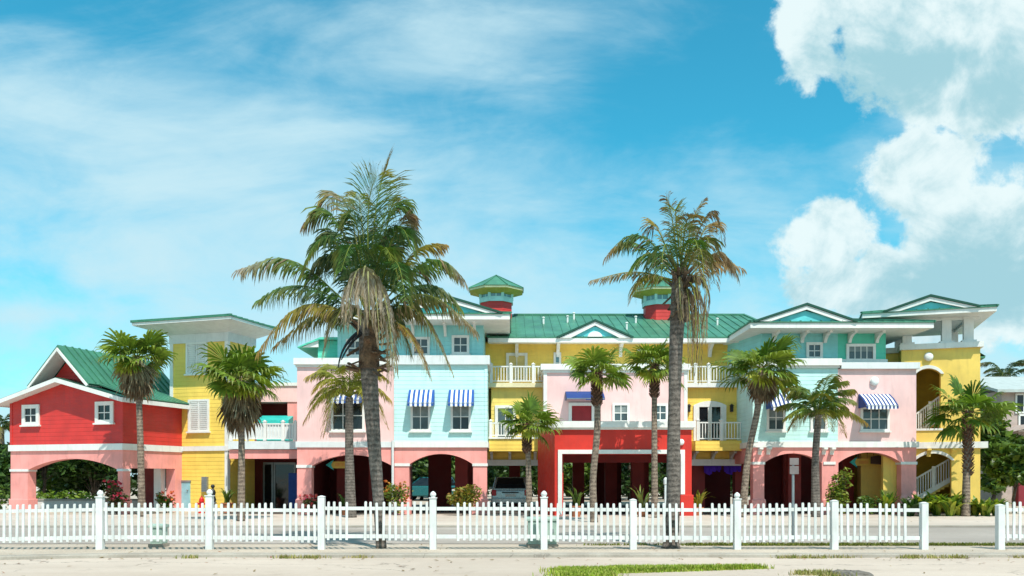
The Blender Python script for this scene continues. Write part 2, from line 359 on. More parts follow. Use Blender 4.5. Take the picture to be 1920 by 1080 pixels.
class Bld:
    """a building in its own frame: u to the right along the front, v into the depth, z up; measured from bearings in the photo"""
    def __init__(s, name, label, cat, px, Y, t=0.0, group=None):
        s.X0 = WX(px, Y); s.Y0 = Y; s.c = math.cos(R(t)); s.s = math.sin(R(t))
        s.root = empty(name, (s.X0, Y, 0), label, cat, group, -R(t))
    def u(s, px, v=0.0):
        k = (px-CX)/F; return (k*(s.Y0+v*s.c)-s.X0-v*s.s)/(s.c+k*s.s)
    def z(s, py, u=0.0, v=0.0):
        return EYE+(HY-py)*(s.Y0-u*s.s+v*s.c)/F
    def rect(s, p, v=0.0):
        x0, y0, x1, y1 = p; u0, u1 = s.u(x0, v), s.u(x1, v); um = (u0+u1)/2
        return u0, u1, s.z(y1, um, v), s.z(y0, um, v)       # u0,u1,zbottom,ztop
    def pbox(s, mb, p, v0, v1, mi=0):
        u0, u1, z0, z1 = s.rect(p, v0); return mb.box(u0, u1, v0, v1, z0, z1, mi)
    def part(s, mb, name, m, parent=None, **k): return mb.build(name, m, parent or s.root, **k)
    def box_part(s, name, m, p, v0, v1, parent=None):
        mb = MB(); s.pbox(mb, p, v0, v1); return s.part(mb, name, m, parent)

def arch_pts(xa, xb, zs, zc, n=18):
    """left to right over the arch: elliptical head"""
    h = zc-zs; w = (xb-xa)/2; cx = (xa+xb)/2
    Rr = (w*w+h*h)/(2*h)                                   # circular segment
    a0 = math.asin(min(1, w/Rr)) if h < w else math.pi/2
    pts = []
    for i in range(n+1):
        a = -a0+2*a0*i/n
        pts.append((cx+Rr*math.sin(a), zc-Rr+Rr*math.cos(a)))
    return pts
def arched_wall(mb, u0, u1, z0, z1, v0, v1, arches):
    poly = [(u0, z0)]
    for (xa, xb, zs, zc) in arches:
        poly += [(xa, z0)]+arch_pts(xa, xb, zs, zc)+[(xb, z0)]
    poly += [(u1, z0), (u1, z1), (u0, z1)]
    return mb.prism(poly, v0, v1)

def window(b, p, v=0.0, cols=2, rows=2, fw=0.10, glass=None, frame=None, sill=True, name='window', kind='glass', parent=None, blind=0.0):
    u0, u1, z0, z1 = b.rect(p, v)
    mb = MB(); d0, d1 = v-0.075, v+0.02
    mb.box(u0, u0+fw, d0, d1, z0, z1); mb.box(u1-fw, u1, d0, d1, z0, z1)
    mb.box(u0+fw, u1-fw, d0, d1, z1-fw, z1); mb.box(u0+fw, u1-fw, d0, d1, z0, z0+fw*0.8)
    a0, a1, c0, c1 = u0+fw, u1-fw, z0+fw*0.8, z1-fw
    if kind == 'glass':
        for i in range(1, cols): x = a0+(a1-a0)*i/cols; mb.box(x-0.018, x+0.018, v-0.05, v, c0, c1)
        for i in range(1, rows): z = c0+(c1-c0)*i/rows; mb.box(a0, a1, v-0.046, v, z-0.02, z+0.02)
    w = mb.build(name, frame or WHITE, parent or b.root)
    if parent is None:
        if kind == 'glass':
            MB().box(a0, a1, v-0.02, v+0.02, c0, c1).build('pane', glass or GLASS, w)
        if blind:
            MB().box(a0+.01, a1-.01, v-0.026, v-0.021, c1-(c1-c0)*blind, c1-.01).build('blind', CURTAIN, w)
        elif kind == 'louvre':
            q = MB(); mid = (a0+a1)/2; q.box(a0, a1, v-0.02, v+0.02, c0, c1); q.box(mid-0.03, mid+0.03, v-0.06, v, c0, c1)
            n = int((c1-c0)/0.09)
            for i in range(n):
                z = c0+(i+0.5)*(c1-c0)/n
                for (l, r) in ((a0+0.04, mid-0.06), (mid+0.06, a1-0.04)): q.bar((l, v-0.04, z), (r, v-0.04, z), 0.05, 0.045)
            q.build('shutter', frame or WHITE, w)
        elif kind == 'solid':
            q = MB(); q.box(a0, a1, v-0.03, v+0.02, c0, c1)
            for i in range(2):
                l = a0+(a1-a0)*(0.08+0.48*i); r_ = l+(a1-a0)*0.36; q.box(l, r_, v-0.045, v-0.02, c0+0.08, c1-0.08)
            q.build('shutter', glass, w)
        if sill: MB().box(u0-0.06, u1+0.06, v-0.13, v, z0-0.07, z0-0.002).build('sill', frame or WHITE, w)
    return w

def awning(b, p, v=0.0, proj=0.75, n=11, m=(None, None), valance=0.14):
    """striped canvas on a bent frame: p = left, top, right, bottom of the slope's front edge at the wall"""
    u0, u1, z0, z1 = b.rect(p, v)
    mb = MB(); mats = [m[0], m[1]]
    for i in range(n):
        a = u0+(u1-u0)*i/n; c = u0+(u1-u0)*(i+1)/n; k = i % 2
        ys = [v-0.02, v-0.02-proj*0.5, v-proj]; zs = [z1, z1-(z1-z0)*0.42, z0]
        for j in range(2):
            mb.add([(a,ys[j],zs[j]),(c,ys[j],zs[j]),(c,ys[j+1],zs[j+1]),(a,ys[j+1],zs[j+1]),(a,ys[j],zs[j]-.02),(c,ys[j],zs[j]-.02),(c,ys[j+1],zs[j+1]-.02),(a,ys[j+1],zs[j+1]-.02)],
                   [(0,3,2,1),(4,5,6,7)], k)
        mb.box(a, c, v-proj-0.012, v-proj+0.012, z0-valance-0.03*(i % 2), z0, k)
    for x, e in ((u0, 0.012), (u1, -0.012)):
        mb.add([(x,v-.02,z1),(x,v-proj*.5,z1-(z1-z0)*.42),(x,v-proj,z0-valance*.5),(x,v-.02,z0-valance*.5),(x+e,v-.02,z1-.01),(x+e,v-proj*.5,z1-(z1-z0)*.42-.01),(x+e,v-proj+.01,z0-valance*.5),(x+e,v-.02,z0-valance*.5)],
               [(0,1,2,3),(7,6,5,4),(2,6,7,3),(0,4,5,1),(1,5,6,2),(3,7,4,0)], 0)
    o = mb.build('awning', mats, b.root)
    fr = MB(); fr.bar((u0,v-proj,z0-0.02),(u1,v-proj,z0-0.02),0.03,0.03)
    for x in (u0+0.03, u1-0.03): fr.bar((x,v,z0-0.02),(x,v-proj,z0-0.02),0.03,0.03)
    fr.build('awning_frame', GREYM, o); return o

def railing(b, u0, u1, v, zb, zt, posts, parent=None, panel=False, side_left=None, side_right=None, m=None):
    """top rail, bottom rail, balusters; posts are pieces of their own"""
    m = m or WHITE; mb = MB()
    def run(p, q):
        L = (Vector(q)-Vector(p)).length
        for zz, h in ((zt-0.03, 0.06), (zb+0.09, 0.05)): mb.bar((p[0],p[1],zz),(q[0],q[1],zz),0.055,h)
        n = max(2, int(L/0.125))
        for i in range(1, n):
            t = i/n; x = p[0]+(q[0]-p[0])*t; y = p[1]+(q[1]-p[1])*t
            mb.box(x-0.02, x+0.02, y-0.015, y+0.015, zb+0.1, zt-0.05)
    run((u0, v), (u1, v))
    if side_left: run((u0, v), (u0, v+side_left))
    if side_right: run((u1, v), (u1, v+side_right))
    o = mb.build('railing', m, parent or b.root)
    for x in posts:
        q = MB(); q.box(x-0.065, x+0.065, v-0.065, v+0.065, zb, zt+0.06); q.box(x-0.085, x+0.085, v-0.085, v+0.085, zt+0.06, zt+0.10)
        q.add([(x-.06,v-.06,zt+.1),(x+.06,v-.06,zt+.1),(x+.06,v+.06,zt+.1),(x-.06,v+.06,zt+.1),(x,v,zt+.16)], [(0,1,4),(1,2,4),(2,3,4),(3,0,4)])
        q.build('railing_post', m, o)
    if panel: MB().box(u0+.05, u1-.05, v+0.03, v+0.04, zb+0.12, zt-0.06).build('panel', GREYW, o)
    return o

def hip_roof(b, u0, u1, v0, v1, ze, slope, fh=0.2, seams=0.42, ridge_trim=True, name='roof'):
    """white soffit and fascia box, green standing-seam hip on top"""
    MB().box(u0, u1, v0, v1, ze-fh, ze-0.004).build('soffit', WHITE, b.root)
    e = 0.05; U0, U1, V0, V1 = u0-e, u1+e, v0-e, v1+e
    half = min((U1-U0)/2, (V1-V0)/2); h = half*slope
    if (U1-U0) >= (V1-V0): r0 = (U0+half, (V0+V1)/2, ze+h+.05); r1 = (U1-half, (V0+V1)/2, ze+h+.05)
    else: r0 = ((U0+U1)/2, V0+half, ze+h+.05); r1 = ((U0+U1)/2, V1-half, ze+h+.05)
    mb = MB(); zb = ze; zt = ze+0.05
    bot = [(U0,V0,zb),(U1,V0,zb),(U1,V1,zb),(U0,V1,zb)]; top = [(U0,V0,zt),(U1,V0,zt),(U1,V1,zt),(U0,V1,zt)]
    if (U1-U0) >= (V1-V0): fs = [(4,5,9,8),(5,6,9),(6,7,8,9),(7,4,8)]
    else: fs = [(4,5,8),(5,6,9,8),(6,7,9),(7,4,8,9)]
    mb.add(bot+top+[r0, r1], [(3,2,1,0),(0,1,5,4),(1,2,6,5),(2,3,7,6),(3,0,4,7)]+fs)
    if seams:
        n = int((U1-U0)/seams)
        for i in range(1, n):
            x = U0+(U1-U0)*i/n; d = min(x-U0, U1-x, (V1-V0)/2)
            if d > 0.2:
                for (va, sg) in ((V0, 1), (V1, -1)): mb.bar((x,va,zt+0.012),(x,va+sg*d,zt+d*slope+0.012),0.035,0.045)
        n = int((V1-V0)/seams)
        for i in range(1, n):
            y = V0+(V1-V0)*i/n; d = min(y-V0, V1-y, (U1-U0)/2)
            if d > 0.2:
                for (ua, sg) in ((U0, 1), (U1, -1)): mb.bar((ua,y,zt+0.012),(ua+sg*d,y,zt+d*slope+0.012),0.035,0.045)
    o = mb.build(name, GREEN, b.root)
    if ridge_trim:
        t = MB()
        for c in top: 
            rr = r0 if (Vector(c)-Vector(r0)).length < (Vector(c)-Vector(r1)).length else r1
            t.bar(Vector(c)+Vector((0,0,.02)), Vector(rr)+Vector((0,0,.02)), 0.12, 0.06)
        if (Vector(r0)-Vector(r1)).length > 0.05: t.bar(Vector(r0)+Vector((0,0,.02)), Vector(r1)+Vector((0,0,.02)), 0.12, 0.06)
        ed = MB()
        t.build('ridge_cap', GREEN, o)
    return o

def pediment(b, ul, ur, zb, up, zp, v, back, vent=False, ov=0.14):
    """small gable standing on the eave: teal face, white rakes, green roof running back into the main roof"""
    face = MB().prism([(ul+.25, zb), (ur-.25, zb), (up, zp-.2)], v+ov, v+ov+0.1).build('pediment', TEALP, b.root)
    t = MB()
    for (x, e) in ((ul, 1), (ur, -1)):
        d = Vector((up-x, 0, zp-zb)).normalized(); nrm = Vector((-d.z*e, 0, abs(d.x)))*0.08
        t.prism([(x, zb), (up, zp), (up, zp-0.17), (x+0.5*e, zb)], v, v+0.08)
    t.build('rake_trim', WHITE, face)
    r = MB()
    for (x, e) in ((ul, -1), (ur, 1)):
        a = (x+e*0.10, zb-0.015); c = (up, zp+0.01)
        r.prism([a, c, (c[0], c[1]+0.10), (a[0]+e*0.06, a[1]+0.07)], v-0.05, v+back)
    r.build('pediment_roof', DGREEN, face)
    s = MB().prism([(ul+.3, zb+0.005), (ur-.3, zb+0.005), (up, zp-.19)], v+ov+0.12, v+back).build('gable_body', TEALP, face)
    if vent:
        w = (ur-ul)*0.09; pts = [(up+math.cos(math.pi*i/10)*w*1.2, zb+.02+math.sin(math.pi*i/10)*w) for i in range(11)]
        MB().prism(pts, v+ov-0.05, v+ov-0.002).build('gable_vent', WHITE, face)
    return face
def bracket(b, u, v, z, d=0.55, h=0.45, w=0.11, m=None):
    """curved timber bracket under an eave or slab: against the wall plane v, top at z, reaching d forward"""
    pts = [(v, z), (v-d, z), (v-d, z-0.08)]+[(v-d+d*math.sin(math.pi/2*i/6)*0.86, z-0.08-(h-0.08)*(1-math.cos(math.pi/2*i/6))) for i in range(1, 7)]+[(v, z-h)]
    return MB().prism_x(pts, u-w/2, u+w/2).build('bracket', m or WHITE, b.root)
def wall_lamp(b, px, py, v, r=0.2):
    u = b.u(px, v); z = b.z(py, u, v); mb = MB(); mb.ball((u, v-0.09, z), r, 14, 0, 1, 0.45, 1)
    o = mb.build('wall_lamp', LAMPW, b.root, smooth=True)
    MB().prism([(u+math.cos(2*math.pi*i/16)*r*1.08, z+math.sin(2*math.pi*i/16)*r*1.08) for i in range(16)], v-0.04, v).build('lamp_base', WHITE, o)
GRP = 'colourful attached resort buildings along the street'

# ================================================================== SETTING
def sheet(name, x0, x1, y0, y1, z, m, nx=1, ny=1):
    mb = MB(); vs = [(x0+(x1-x0)*i/nx, y0+(y1-y0)*j/ny, z) for j in range(ny+1) for i in range(nx+1)]
    fs = [(j*(nx+1)+i, j*(nx+1)+i+1, (j+1)*(nx+1)+i+1, (j+1)*(nx+1)+i) for j in range(ny) for i in range(nx)]
    mb.add(vs, fs); return tag(mb.build(name, m), kind='structure')
sheet('road', -140, 140, 20.5, 27.2, 0.006, ASPH)
sheet('pavement', -140, 140, 27.5, 36.4, 0.012, PAVE)
tag(MB().box(-140, 140, 27.2, 27.5, 0, 0.06).build('pavement_kerb', KERB, bevel=0.015), kind='structure')
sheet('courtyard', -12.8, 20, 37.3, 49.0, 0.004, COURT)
# verge with its kerb under the fence, and the nearer road a step lower
KH = 0.07
def kerb_y(x):
    x = max(-16.0, min(60.0, x)); return 17.75+0.03*math.sin(x*0.7)-(max(0.0, -x-7)**2)*0.045
def ground():
    xs = [-1500, -300, -120]+[-60+120*i/80 for i in range(81)]+[120, 300, 1500]
    rows = []
    for x in xs: rows += [(x, -300, -KH-.004), (x, kerb_y(x)+.10, -KH-.004), (x, kerb_y(x)+.14, -0.004), (x, 60, -0.004), (x, 3000, -0.004)]
    fs = [(i*5+k, (i+1)*5+k, (i+1)*5+k+1, i*5+k+1) for i in range(len(xs)-1) for k in range(4)]
    tag(MB().add(rows, fs).build('ground', SAND), kind='structure')
    xs = [-60+120*i/80 for i in range(81)]; vs = []
    for x in xs: vs += [(x, -40, -KH), (x, kerb_y(x)+.02, -KH)]
    tag(MB().add(vs, [(2*i, 2*i+2, 2*i+3, 2*i+1) for i in range(80)]).build('near_road', FROAD), kind='structure')
    vs = []
    for x in xs:
        y = kerb_y(x); vs += [(x, y, -KH-.05), (x, y+.012, -.015), (x, y+.035, .008), (x, y+.30, .008), (x, y+.30, -.05)]
    fs = [(i*5+k, (i+1)*5+k, (i+1)*5+k+1, i*5+k+1) for i in range(80) for k in range(4)]
    tag(MB().add(vs, fs).build('kerb', KERB), kind='structure')
ground()

# ================================================================== BUILDINGS
ROT = 18.0
# ---------------------------------------------------------------- red house on arches
def red_house():
    b = Bld('red_house', 'red clapboard house on salmon arches with green gabled roof at the left end', 'house', 230, 36.8, ROT, GRP)
    uL = b.u(20); W = -uL; D = 3.9; mid = uL/2
    zb0, zb1 = 2.78, 3.06
    # salmon ground floor: arched front, lintelled side, back columns
    mb = MB(); aL, aR = b.u(52), b.u(221)
    arched_wall(mb, uL, 0, 0, zb0, 0, 0.45, [(aL, aR, 1.93, 2.42)])
    mb.box(-0.42, 0, 0.452, D, 2.0, zb0); mb.box(-0.5, -0.002, 3.3, D, 0, 2.0)
    mb.box(uL, uL+.42, 0.452, D, 2.62, zb0); mb.box(uL, 0, D+.002, D+.4, 2.64, zb0)
    b.part(mb, 'arcade_wall', SALMON)
    for (l, r, nm) in ((uL, aL, 0), (aR, 0, 1)):
        q = MB(); q.box(l-.05, r+.05, -.06, .50, 0, 0.62); b.part(q, 'pier_base', SALMON, bevel=.02)
        q = MB(); q.box(l-.03, r+.03, -.04, .48, 1.86, 1.97); b.part(q, 'pier_cap', WHITE if nm == 0 else GREYW)
    mb = MB(); mb.box(uL-.06, .06, -.08, D, zb0+.002, zb1); b.part(mb, 'trim_band', WHITE)
    # upper wall
    mb = MB(); mb.prism([(uL, zb1+.002), (0, zb1+.002), (0, 5.02), (mid, 5.80), (uL, 5.02)], 0, 5.0); b.part(mb, 'wall', RED)
    for (a_, c_) in ((-.11, .025), (uL-.025, uL+.11)): cb = MB(); cb.box(a_, c_, -.025, .11, zb1+.003, 4.95); b.part(cb, 'corner_board', RED)
    for p in ((43, 759, 75, 797), (180, 753, 214, 793)): window(b, p, 0, 2, 2, 0.17, GLASSD)
    # lower flared roof: thin skirt in front and the eaves at both sides
    o = 0.45; ov = 0.5
    prof = [(uL-o, 4.90), (mid, 5.86), (o, 4.90)]
    sk = MB(); sk.prism(prof+[(o, 5.02), (mid, 5.98), (uL-o, 5.02)], -ov, 5.2); rf = b.part(sk, 'roof', DGREEN)
    fs = MB(); fs.prism([(uL-o, 4.80), (mid, 5.76), (o, 4.80), (o, 4.985), (mid, 5.945), (uL-o, 4.985)], -ov-.06, -ov-.002)
    fs.prism([(uL-o+.01, 4.83), (mid, 5.79), (o-.01, 4.83), (o-.01, 4.895), (mid, 5.855), (uL-o+.01, 4.895)], -ov+.002, 5.1)
    fs.box(o, o+.05, -ov-.06, 5.2, 4.80, 4.985); fs.box(uL-o-.05, uL-o, -ov-.06, 5.2, 4.80, 4.985); b.part(fs, 'fascia', WHITE)
    # steep upper gable
    g = 1.62; zk = 7.30
    mb = MB(); mb.prism([(mid-g, 5.45), (mid+g, 5.45), (mid, zk-.15)], 0.42, 0.55); b.part(mb, 'gable_wall', RED)
    mb = MB(); v0 = -0.42
    for e in (-1, 1):
        mb.prism([(mid+e*(g+.05), 5.60), (mid, zk), (mid, zk+.11), (mid+e*(g+.12), 5.66)], v0, 5.6)
        # flared skirts down to the eaves
        mb.prism([(mid+e*(g+.10), 5.64), (mid+e*(W/2+o+.03), 5.03), (mid+e*(W/2+o+.03), 5.08), (mid+e*(g+.10), 5.71)], .15, 5.2)
        for k in range(1, 15):
            v = v0+k*0.4
            mb.bar((mid+e*(g+.1), v, 5.72), (mid+e*.02, v, zk+.13), .035, .05)
            if v > 0.2: mb.bar((mid+e*(g+.1), v, 5.71), (mid+e*(W/2+o), v, 5.09), .035, .045)
    up = b.part(mb, 'gable_roof', GREEN)
    mb = MB()
    for e in (-1, 1): mb.prism([(mid+e*(g+.02), 5.50), (mid, zk-.17), (mid, zk-.02), (mid+e*(g+.06), 5.60)], v0-.05, v0+.03); mb.prism([(mid+e*g, 5.56), (mid, zk-.06), (mid, zk-.02), (mid+e*(g+.03), 5.60)], v0+.032, .42)
    mb.build('rake_trim', WHITE, up)
    q = MB(); q.ball((mid+.05, .40, 6.62), .17, 14, 0, 1, .4, 1); q.build('gable_vent', WHITE, b.root, smooth=True)
    # what stands inside the side opening
    q = MB(); q.box(-.95, -.55, 3.0, 3.3, 0, 2.75); b.part(q, 'column', WHITE)
    q = MB(); q.box(-1.9, -1.0, 3.35, 3.5, 0, 2.7); b.part(q, 'inner_wall', MAROON)
    return b
RH = red_house()

# ---------------------------------------------------------------- yellow stair tower, left
def left_tower():
    b = Bld('yellow_tower', 'narrow yellow stair tower with closed white shutters and a pale blue door', 'tower building', 427, 39.6, ROT, GRP)
    w = b.u(320); zt = 8.35
    mb = MB(); mb.box(w, 0, 0, 2.1, 0, zt); b.part(mb, 'wall', YELLOW)
    for (a, c) in ((w-.03, w+.15), (-.15, .03)): mb = MB(); mb.box(a, c, -.03, .14, 0, zt-.42); b.part(mb, 'corner_board', WHITE)
    mb = MB(); mb.box(w-.05, .05, -.05, 2.15, zt-.42, zt); b.part(mb, 'frieze', GREYW)
    mb = MB(); mb.box(w-.07, .07, -.07, 2.05, 2.84, 3.06); b.part(mb, 'trim_band', WHITE)
    window(b, (350, 642, 390, 701), 0, kind='louvre'); window(b, (354, 749, 393, 809), 0, kind='louvre')
    u0, u1, z0, z1 = b.rect((329, 904, 357, 962)); 
    q = MB(); q.box(u0, u1, -.03, .02, .02, z1); d = b.part(q, 'door', BLUEDOOR)
    q = MB(); q.box(u0-.04, u1+.04, -.06, 0, z1+.002, z1+.09); q.build('lintel', GREYM, d); q = MB(); q.ball((u1-.12, -.07, 1.0), .035); q.build('handle', GREYM, d)
    u0, u1, z0, z1 = b.rect((381, 894, 391, 922)); q = MB(); q.box(u0, u1, -.13, 0, z0, z1)
    for i in range(5): q.box(u0+.02, u1-.02, -.145, -.13, z0+.08+i*.11, z0+.13+i*.11)
    b.part(q, 'meter_box', GREYM)
    hip_roof(b, w-1.05, 1.15, -1.35, 2.35, 8.78, 0.22, fh=0.13)
    # sloping soffit boards between wall and fascia
    q = MB(); a, c, y0, y1 = w-1.03, 1.13, -1.33, 2.33
    q.add([(a,y0,8.64),(c,y0,8.64),(c,y1,8.64),(a,y1,8.64),(w-.02,-.02,zt-.02),(.02,-.02,zt-.02),(.02,2.1,zt-.02),(w-.02,2.1,zt-.02)], [(0,1,5,4),(1,2,6,5),(2,3,7,6),(3,0,4,7)])
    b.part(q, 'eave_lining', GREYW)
    return b
left_tower()

# ---------------------------------------------------------------- salmon link with the long balcony
def link():
    b = Bld('salmon_balcony_wing', 'set-back salmon wing with long white balcony between yellow tower and pink arches', 'building', 557, 38.7, 0, GRP)
    u0 = b.u(430)
    b.box_part('beam', SALMON, (430, 843, 557, 860), 0, .5)
    mb = MB(); b.pbox(mb, (428, 827, 557, 842), -.12, 4.3); b.part(mb, 'balcony_slab', GREYW)
    railing(b, u0+.05, -.06, -.02, 3.26, 4.05, [b.u(x) for x in (434, 464, 497, 531, 554)], panel=True)
    v = 3.9
    zb = b.z(827, 0, v)-.25; zt = b.z(720, 0, v); U0 = b.u(446, v); U1 = b.u(590, v); ua, ub = b.u(470, v), b.u(539, v); za = b.z(752, 0, v)
    mb = MB(); mb.box(U0, ua, v, v+2, zb, zt-.9); mb.box(ub, U1, v, v+2, zb, zt-.9); mb.box(ua, ub, v+1.6, v+2, zb, za); b.part(mb, 'upper_wall', SALMON)
    mb = MB(); mb.box(U0, U1, v-.05, v+2, zt-.9+.002, zt-.1); b.part(mb, 'parapet', PINK)
    mb = MB(); mb.box(U0-.05, U1, v-.12, v+2.05, zt-.098, zt+.06); b.part(mb, 'parapet_cap', WHITE)
    mb = MB(); mb.box(ua+.02, ub-.02, v+1.2, v+1.58, zb, za-.02); b.part(mb, 'dark_doorway', MAROON)
    q = MB(); q.prism_x([(v-.9, zb+.25), (v-.9, b.z(788, 0, v-.9)), (v+.1, b.z(779, 0, v)), (v+.1, zb+.25)], b.u(481, v-.9), b.u(541, v-.9)); b.part(q, 'bar_counter', mat('teal_counter', (.03, .45, .42), .5))
    # shaded ground floor behind
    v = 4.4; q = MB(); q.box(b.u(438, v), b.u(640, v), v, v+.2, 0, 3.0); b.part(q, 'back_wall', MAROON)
    for (x0, x1) in ((497, 510), (517, 552)):
        q = MB(); a, c = b.u(x0, v), b.u(x1, v); q.box(a, c, v-.05, v, .05, 2.25); d = b.part(q, 'glass_door', GLASSD)
        q = MB(); q.box(a-.08, a, v-.09, v, 0, 2.35); q.box(c, c+.08, v-.09, v, 0, 2.35); q.box(a, c, v-.09, v, 2.25, 2.35); q.build('door_frame', GREYM, d)
    return b
link()

def mk_pier(b, l, r, v0=-.04, v1=.5, zc=None, h=.62, m=SALMON, cap=WHITE, right_wall=0):
    q = MB(); q.box(l-.06, r+.06, v0-.02, v1+.02, 0, h); q.add([(l-.06,v0-.02,h),(r+.06,v0-.02,h),(r,v0+.04,h+.07),(l,v0+.04,h+.07)], [(0,1,2,3)])
    b.part(q, 'pier_base', m, bevel=.015)
    q = MB(); q.box(l-.03, r+.03, v0, v1+.01, zc-.07, zc+.05); b.part(q, 'pier_cap', cap)

# ---------------------------------------------------------------- pale pink block over an arch, left
Y0 = 36.8
def pink_left():
    b = Bld('pink_block', 'pale pink block over a wide salmon arch, behind the tallest coconut palm', 'building', 557, Y0, 0, GRP)
    u1 = b.u(739.5); zb = b.z(839); zt = b.z(684)
    aL, aR = b.u(584), b.u(736); zs, zc = b.z(874), b.z(853)
    mb = MB(); arched_wall(mb, 0, u1, 0, zb, 0, .45, [(aL, aR, zs, zc)]); b.part(mb, 'arcade_wall', SALMON)
    mk_pier(b, 0, aL, zc=zs)
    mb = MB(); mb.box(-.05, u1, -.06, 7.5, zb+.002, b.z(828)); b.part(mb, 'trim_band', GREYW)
    mb = MB(); mb.box(0, u1, 0, 7.5, b.z(828)+.002, zt); b.part(mb, 'wall', PINK)
    mb = MB(); mb.box(-.12, u1, -.16, 7.6, zt+.002, b.z(672)); mb.box(-.05, u1, -.06, 7.5, zt-.1, zt+.001); b.part(mb, 'cornice', WHITE)
    window(b, (621, 750, 684, 808), 0, 3, 2, .1, GLASSD)
    awning(b, (623, 733, 683, 752), 0, .7, 13, (BLUEC, WHITEC))
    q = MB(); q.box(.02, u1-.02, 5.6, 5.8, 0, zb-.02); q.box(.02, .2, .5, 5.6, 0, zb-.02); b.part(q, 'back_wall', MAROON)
    q = MB(); u = u1-.06; q.tube([(u,-.10,.1),(u,-.10,zb+.3)], [.055]*2, 8); b.part(q, 'downpipe', GREYW)
    for x in (640, 700):
        q = MB(); a = b.u(x, 3.5); q.box(a-.22, a+.22, 3.5, 3.9, 0, zb-.02); b.part(q, 'column', MAROONC)
    return b
pink_left()

# ---------------------------------------------------------------- mint block with third storey and pediment
def mint():
    b = Bld('mint_block', 'pale mint clapboard block with two blue striped awnings under a teal pediment', 'building', 740, Y0, 0, GRP)
    u1 = b.u(913); zb = b.z(839); zt = b.z(684)
    aL, aR = b.u(767), b.u(887); zs, zc = b.z(871), b.z(851)
    mb = MB(); arched_wall(mb, 0, u1, 0, zb, 0, .45, [(aL, aR, zs, zc)]); b.part(mb, 'arcade_wall', SALMON)
    mk_pier(b, .03, aL, zc=zs); mk_pier(b, aR, u1, zc=zs)
    mb = MB(); mb.box(-.0, u1+.06, -.09, 7.5, zb+.002, b.z(828)); b.part(mb, 'trim_band', WHITE)
    mb = MB(); mb.box(0.002, u1, 0, 7.5, b.z(828)+.002, zt); b.part(mb, 'wall', MINT)
    for (a_, c_) in ((-.02, .10), (u1-.1, u1+.025)): mb = MB(); mb.box(a_, c_, -.03, .1, b.z(828)+.003, zt); b.part(mb, 'corner_board', MINT)
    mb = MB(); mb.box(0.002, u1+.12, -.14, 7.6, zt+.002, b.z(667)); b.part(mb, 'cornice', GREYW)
    for (x0, x1, a0, a1) in ((770, 807, 767, 815), (845, 883, 842, 889)):
        window(b, (x0, 754, x1, 808), 0, 2, 2, .1, blind=.5); awning(b, (a0, 731, a1, 757), 0, .62, 11, (BLUEC, WHITEC))
    # third storey, set back
    v = .6; zt3 = b.z(599, 0, v)
    mb = MB(); ua, ub = b.u(634, v), b.u(906, v); mb.box(ua, ub, v, 7.4, b.z(668), zt3); b.part(mb, 'third_storey_wall', AQUA)
    for x in (ua, b.u(885, v)): mb = MB(); mb.box(x-.02, x+.14, v-.035, v+.05, b.z(668), zt3-.3); b.part(mb, 'corner_board', AQUA)
    for p in ((649, 636, 683, 669), (772, 632, 806, 667), (847, 629, 880, 664)): window(b, p, v, 2, 2, .11)
    mb = MB(); mb.box(ua-.02, ub+.02, v-.04, v, zt3-.3, zt3); b.part(mb, 'frieze', AQUA)
    ze = 1.6+(HY-589)*(Y0-.85)/F
    hip_roof(b, b.u(606, -.85), b.u(956, -.85), -.85, 8.4, ze, 0.215, .22)
    for x in (725, 775, 835, 890): bracket(b, b.u(x, v), v, ze-.22, .8, .5)
    pediment(b, b.u(732, -.9), b.u(936, -.9), ze+.03, b.u(834, -.9), b.z(557, 0, -.9), -.9, 3.5)
    # low lean-to roof at its left end
    q = MB(); va = 1.2; a, c = b.u(566, va), b.u(634, va); z1 = b.z(622, 0, va)
    q.prism([(a-.2, b.z(652, 0, va)), (a-.2, b.z(650, 0, va)), (b.u(600, va), b.z(632, 0, va)), (c, b.z(632, 0, va)), (c, b.z(636, 0, va)), (b.u(600, va), b.z(636, 0, va))], va, 5.5); b.part(q, 'lean_to_roof', SEAG)
    q = MB(); q.box(b.u(596, va+.3), c-.002, va+.3, 5.4, b.z(672, 0, va), b.z(637, 0, va)); b.part(q, 'lean_to_wall', SEAG)
    q = MB(); q.prism([(a, b.z(650, 0, va)), (b.u(596, va), b.z(637, 0, va)), (b.u(596, va), b.z(650, 0, va))], va+.1, va+.2); b.part(q, 'lean_to_gable', WHITE)
    # open arcade behind
    q = MB(); q.box(b.u(803, 6.5), b.u(846, 6.5), 6.5, 6.7, 0, zb-.01); b.part(q, 'inner_wall', MAROON)
    for (x, v) in ((865, 3.6), (760, 7.0), (880, 7.0)):
        q = MB(); a = b.u(x, v); q.box(a-.3, a+.3, v, v+.5, 0, zb-.01); b.part(q, 'column', MAROONC)
    return b
mint()

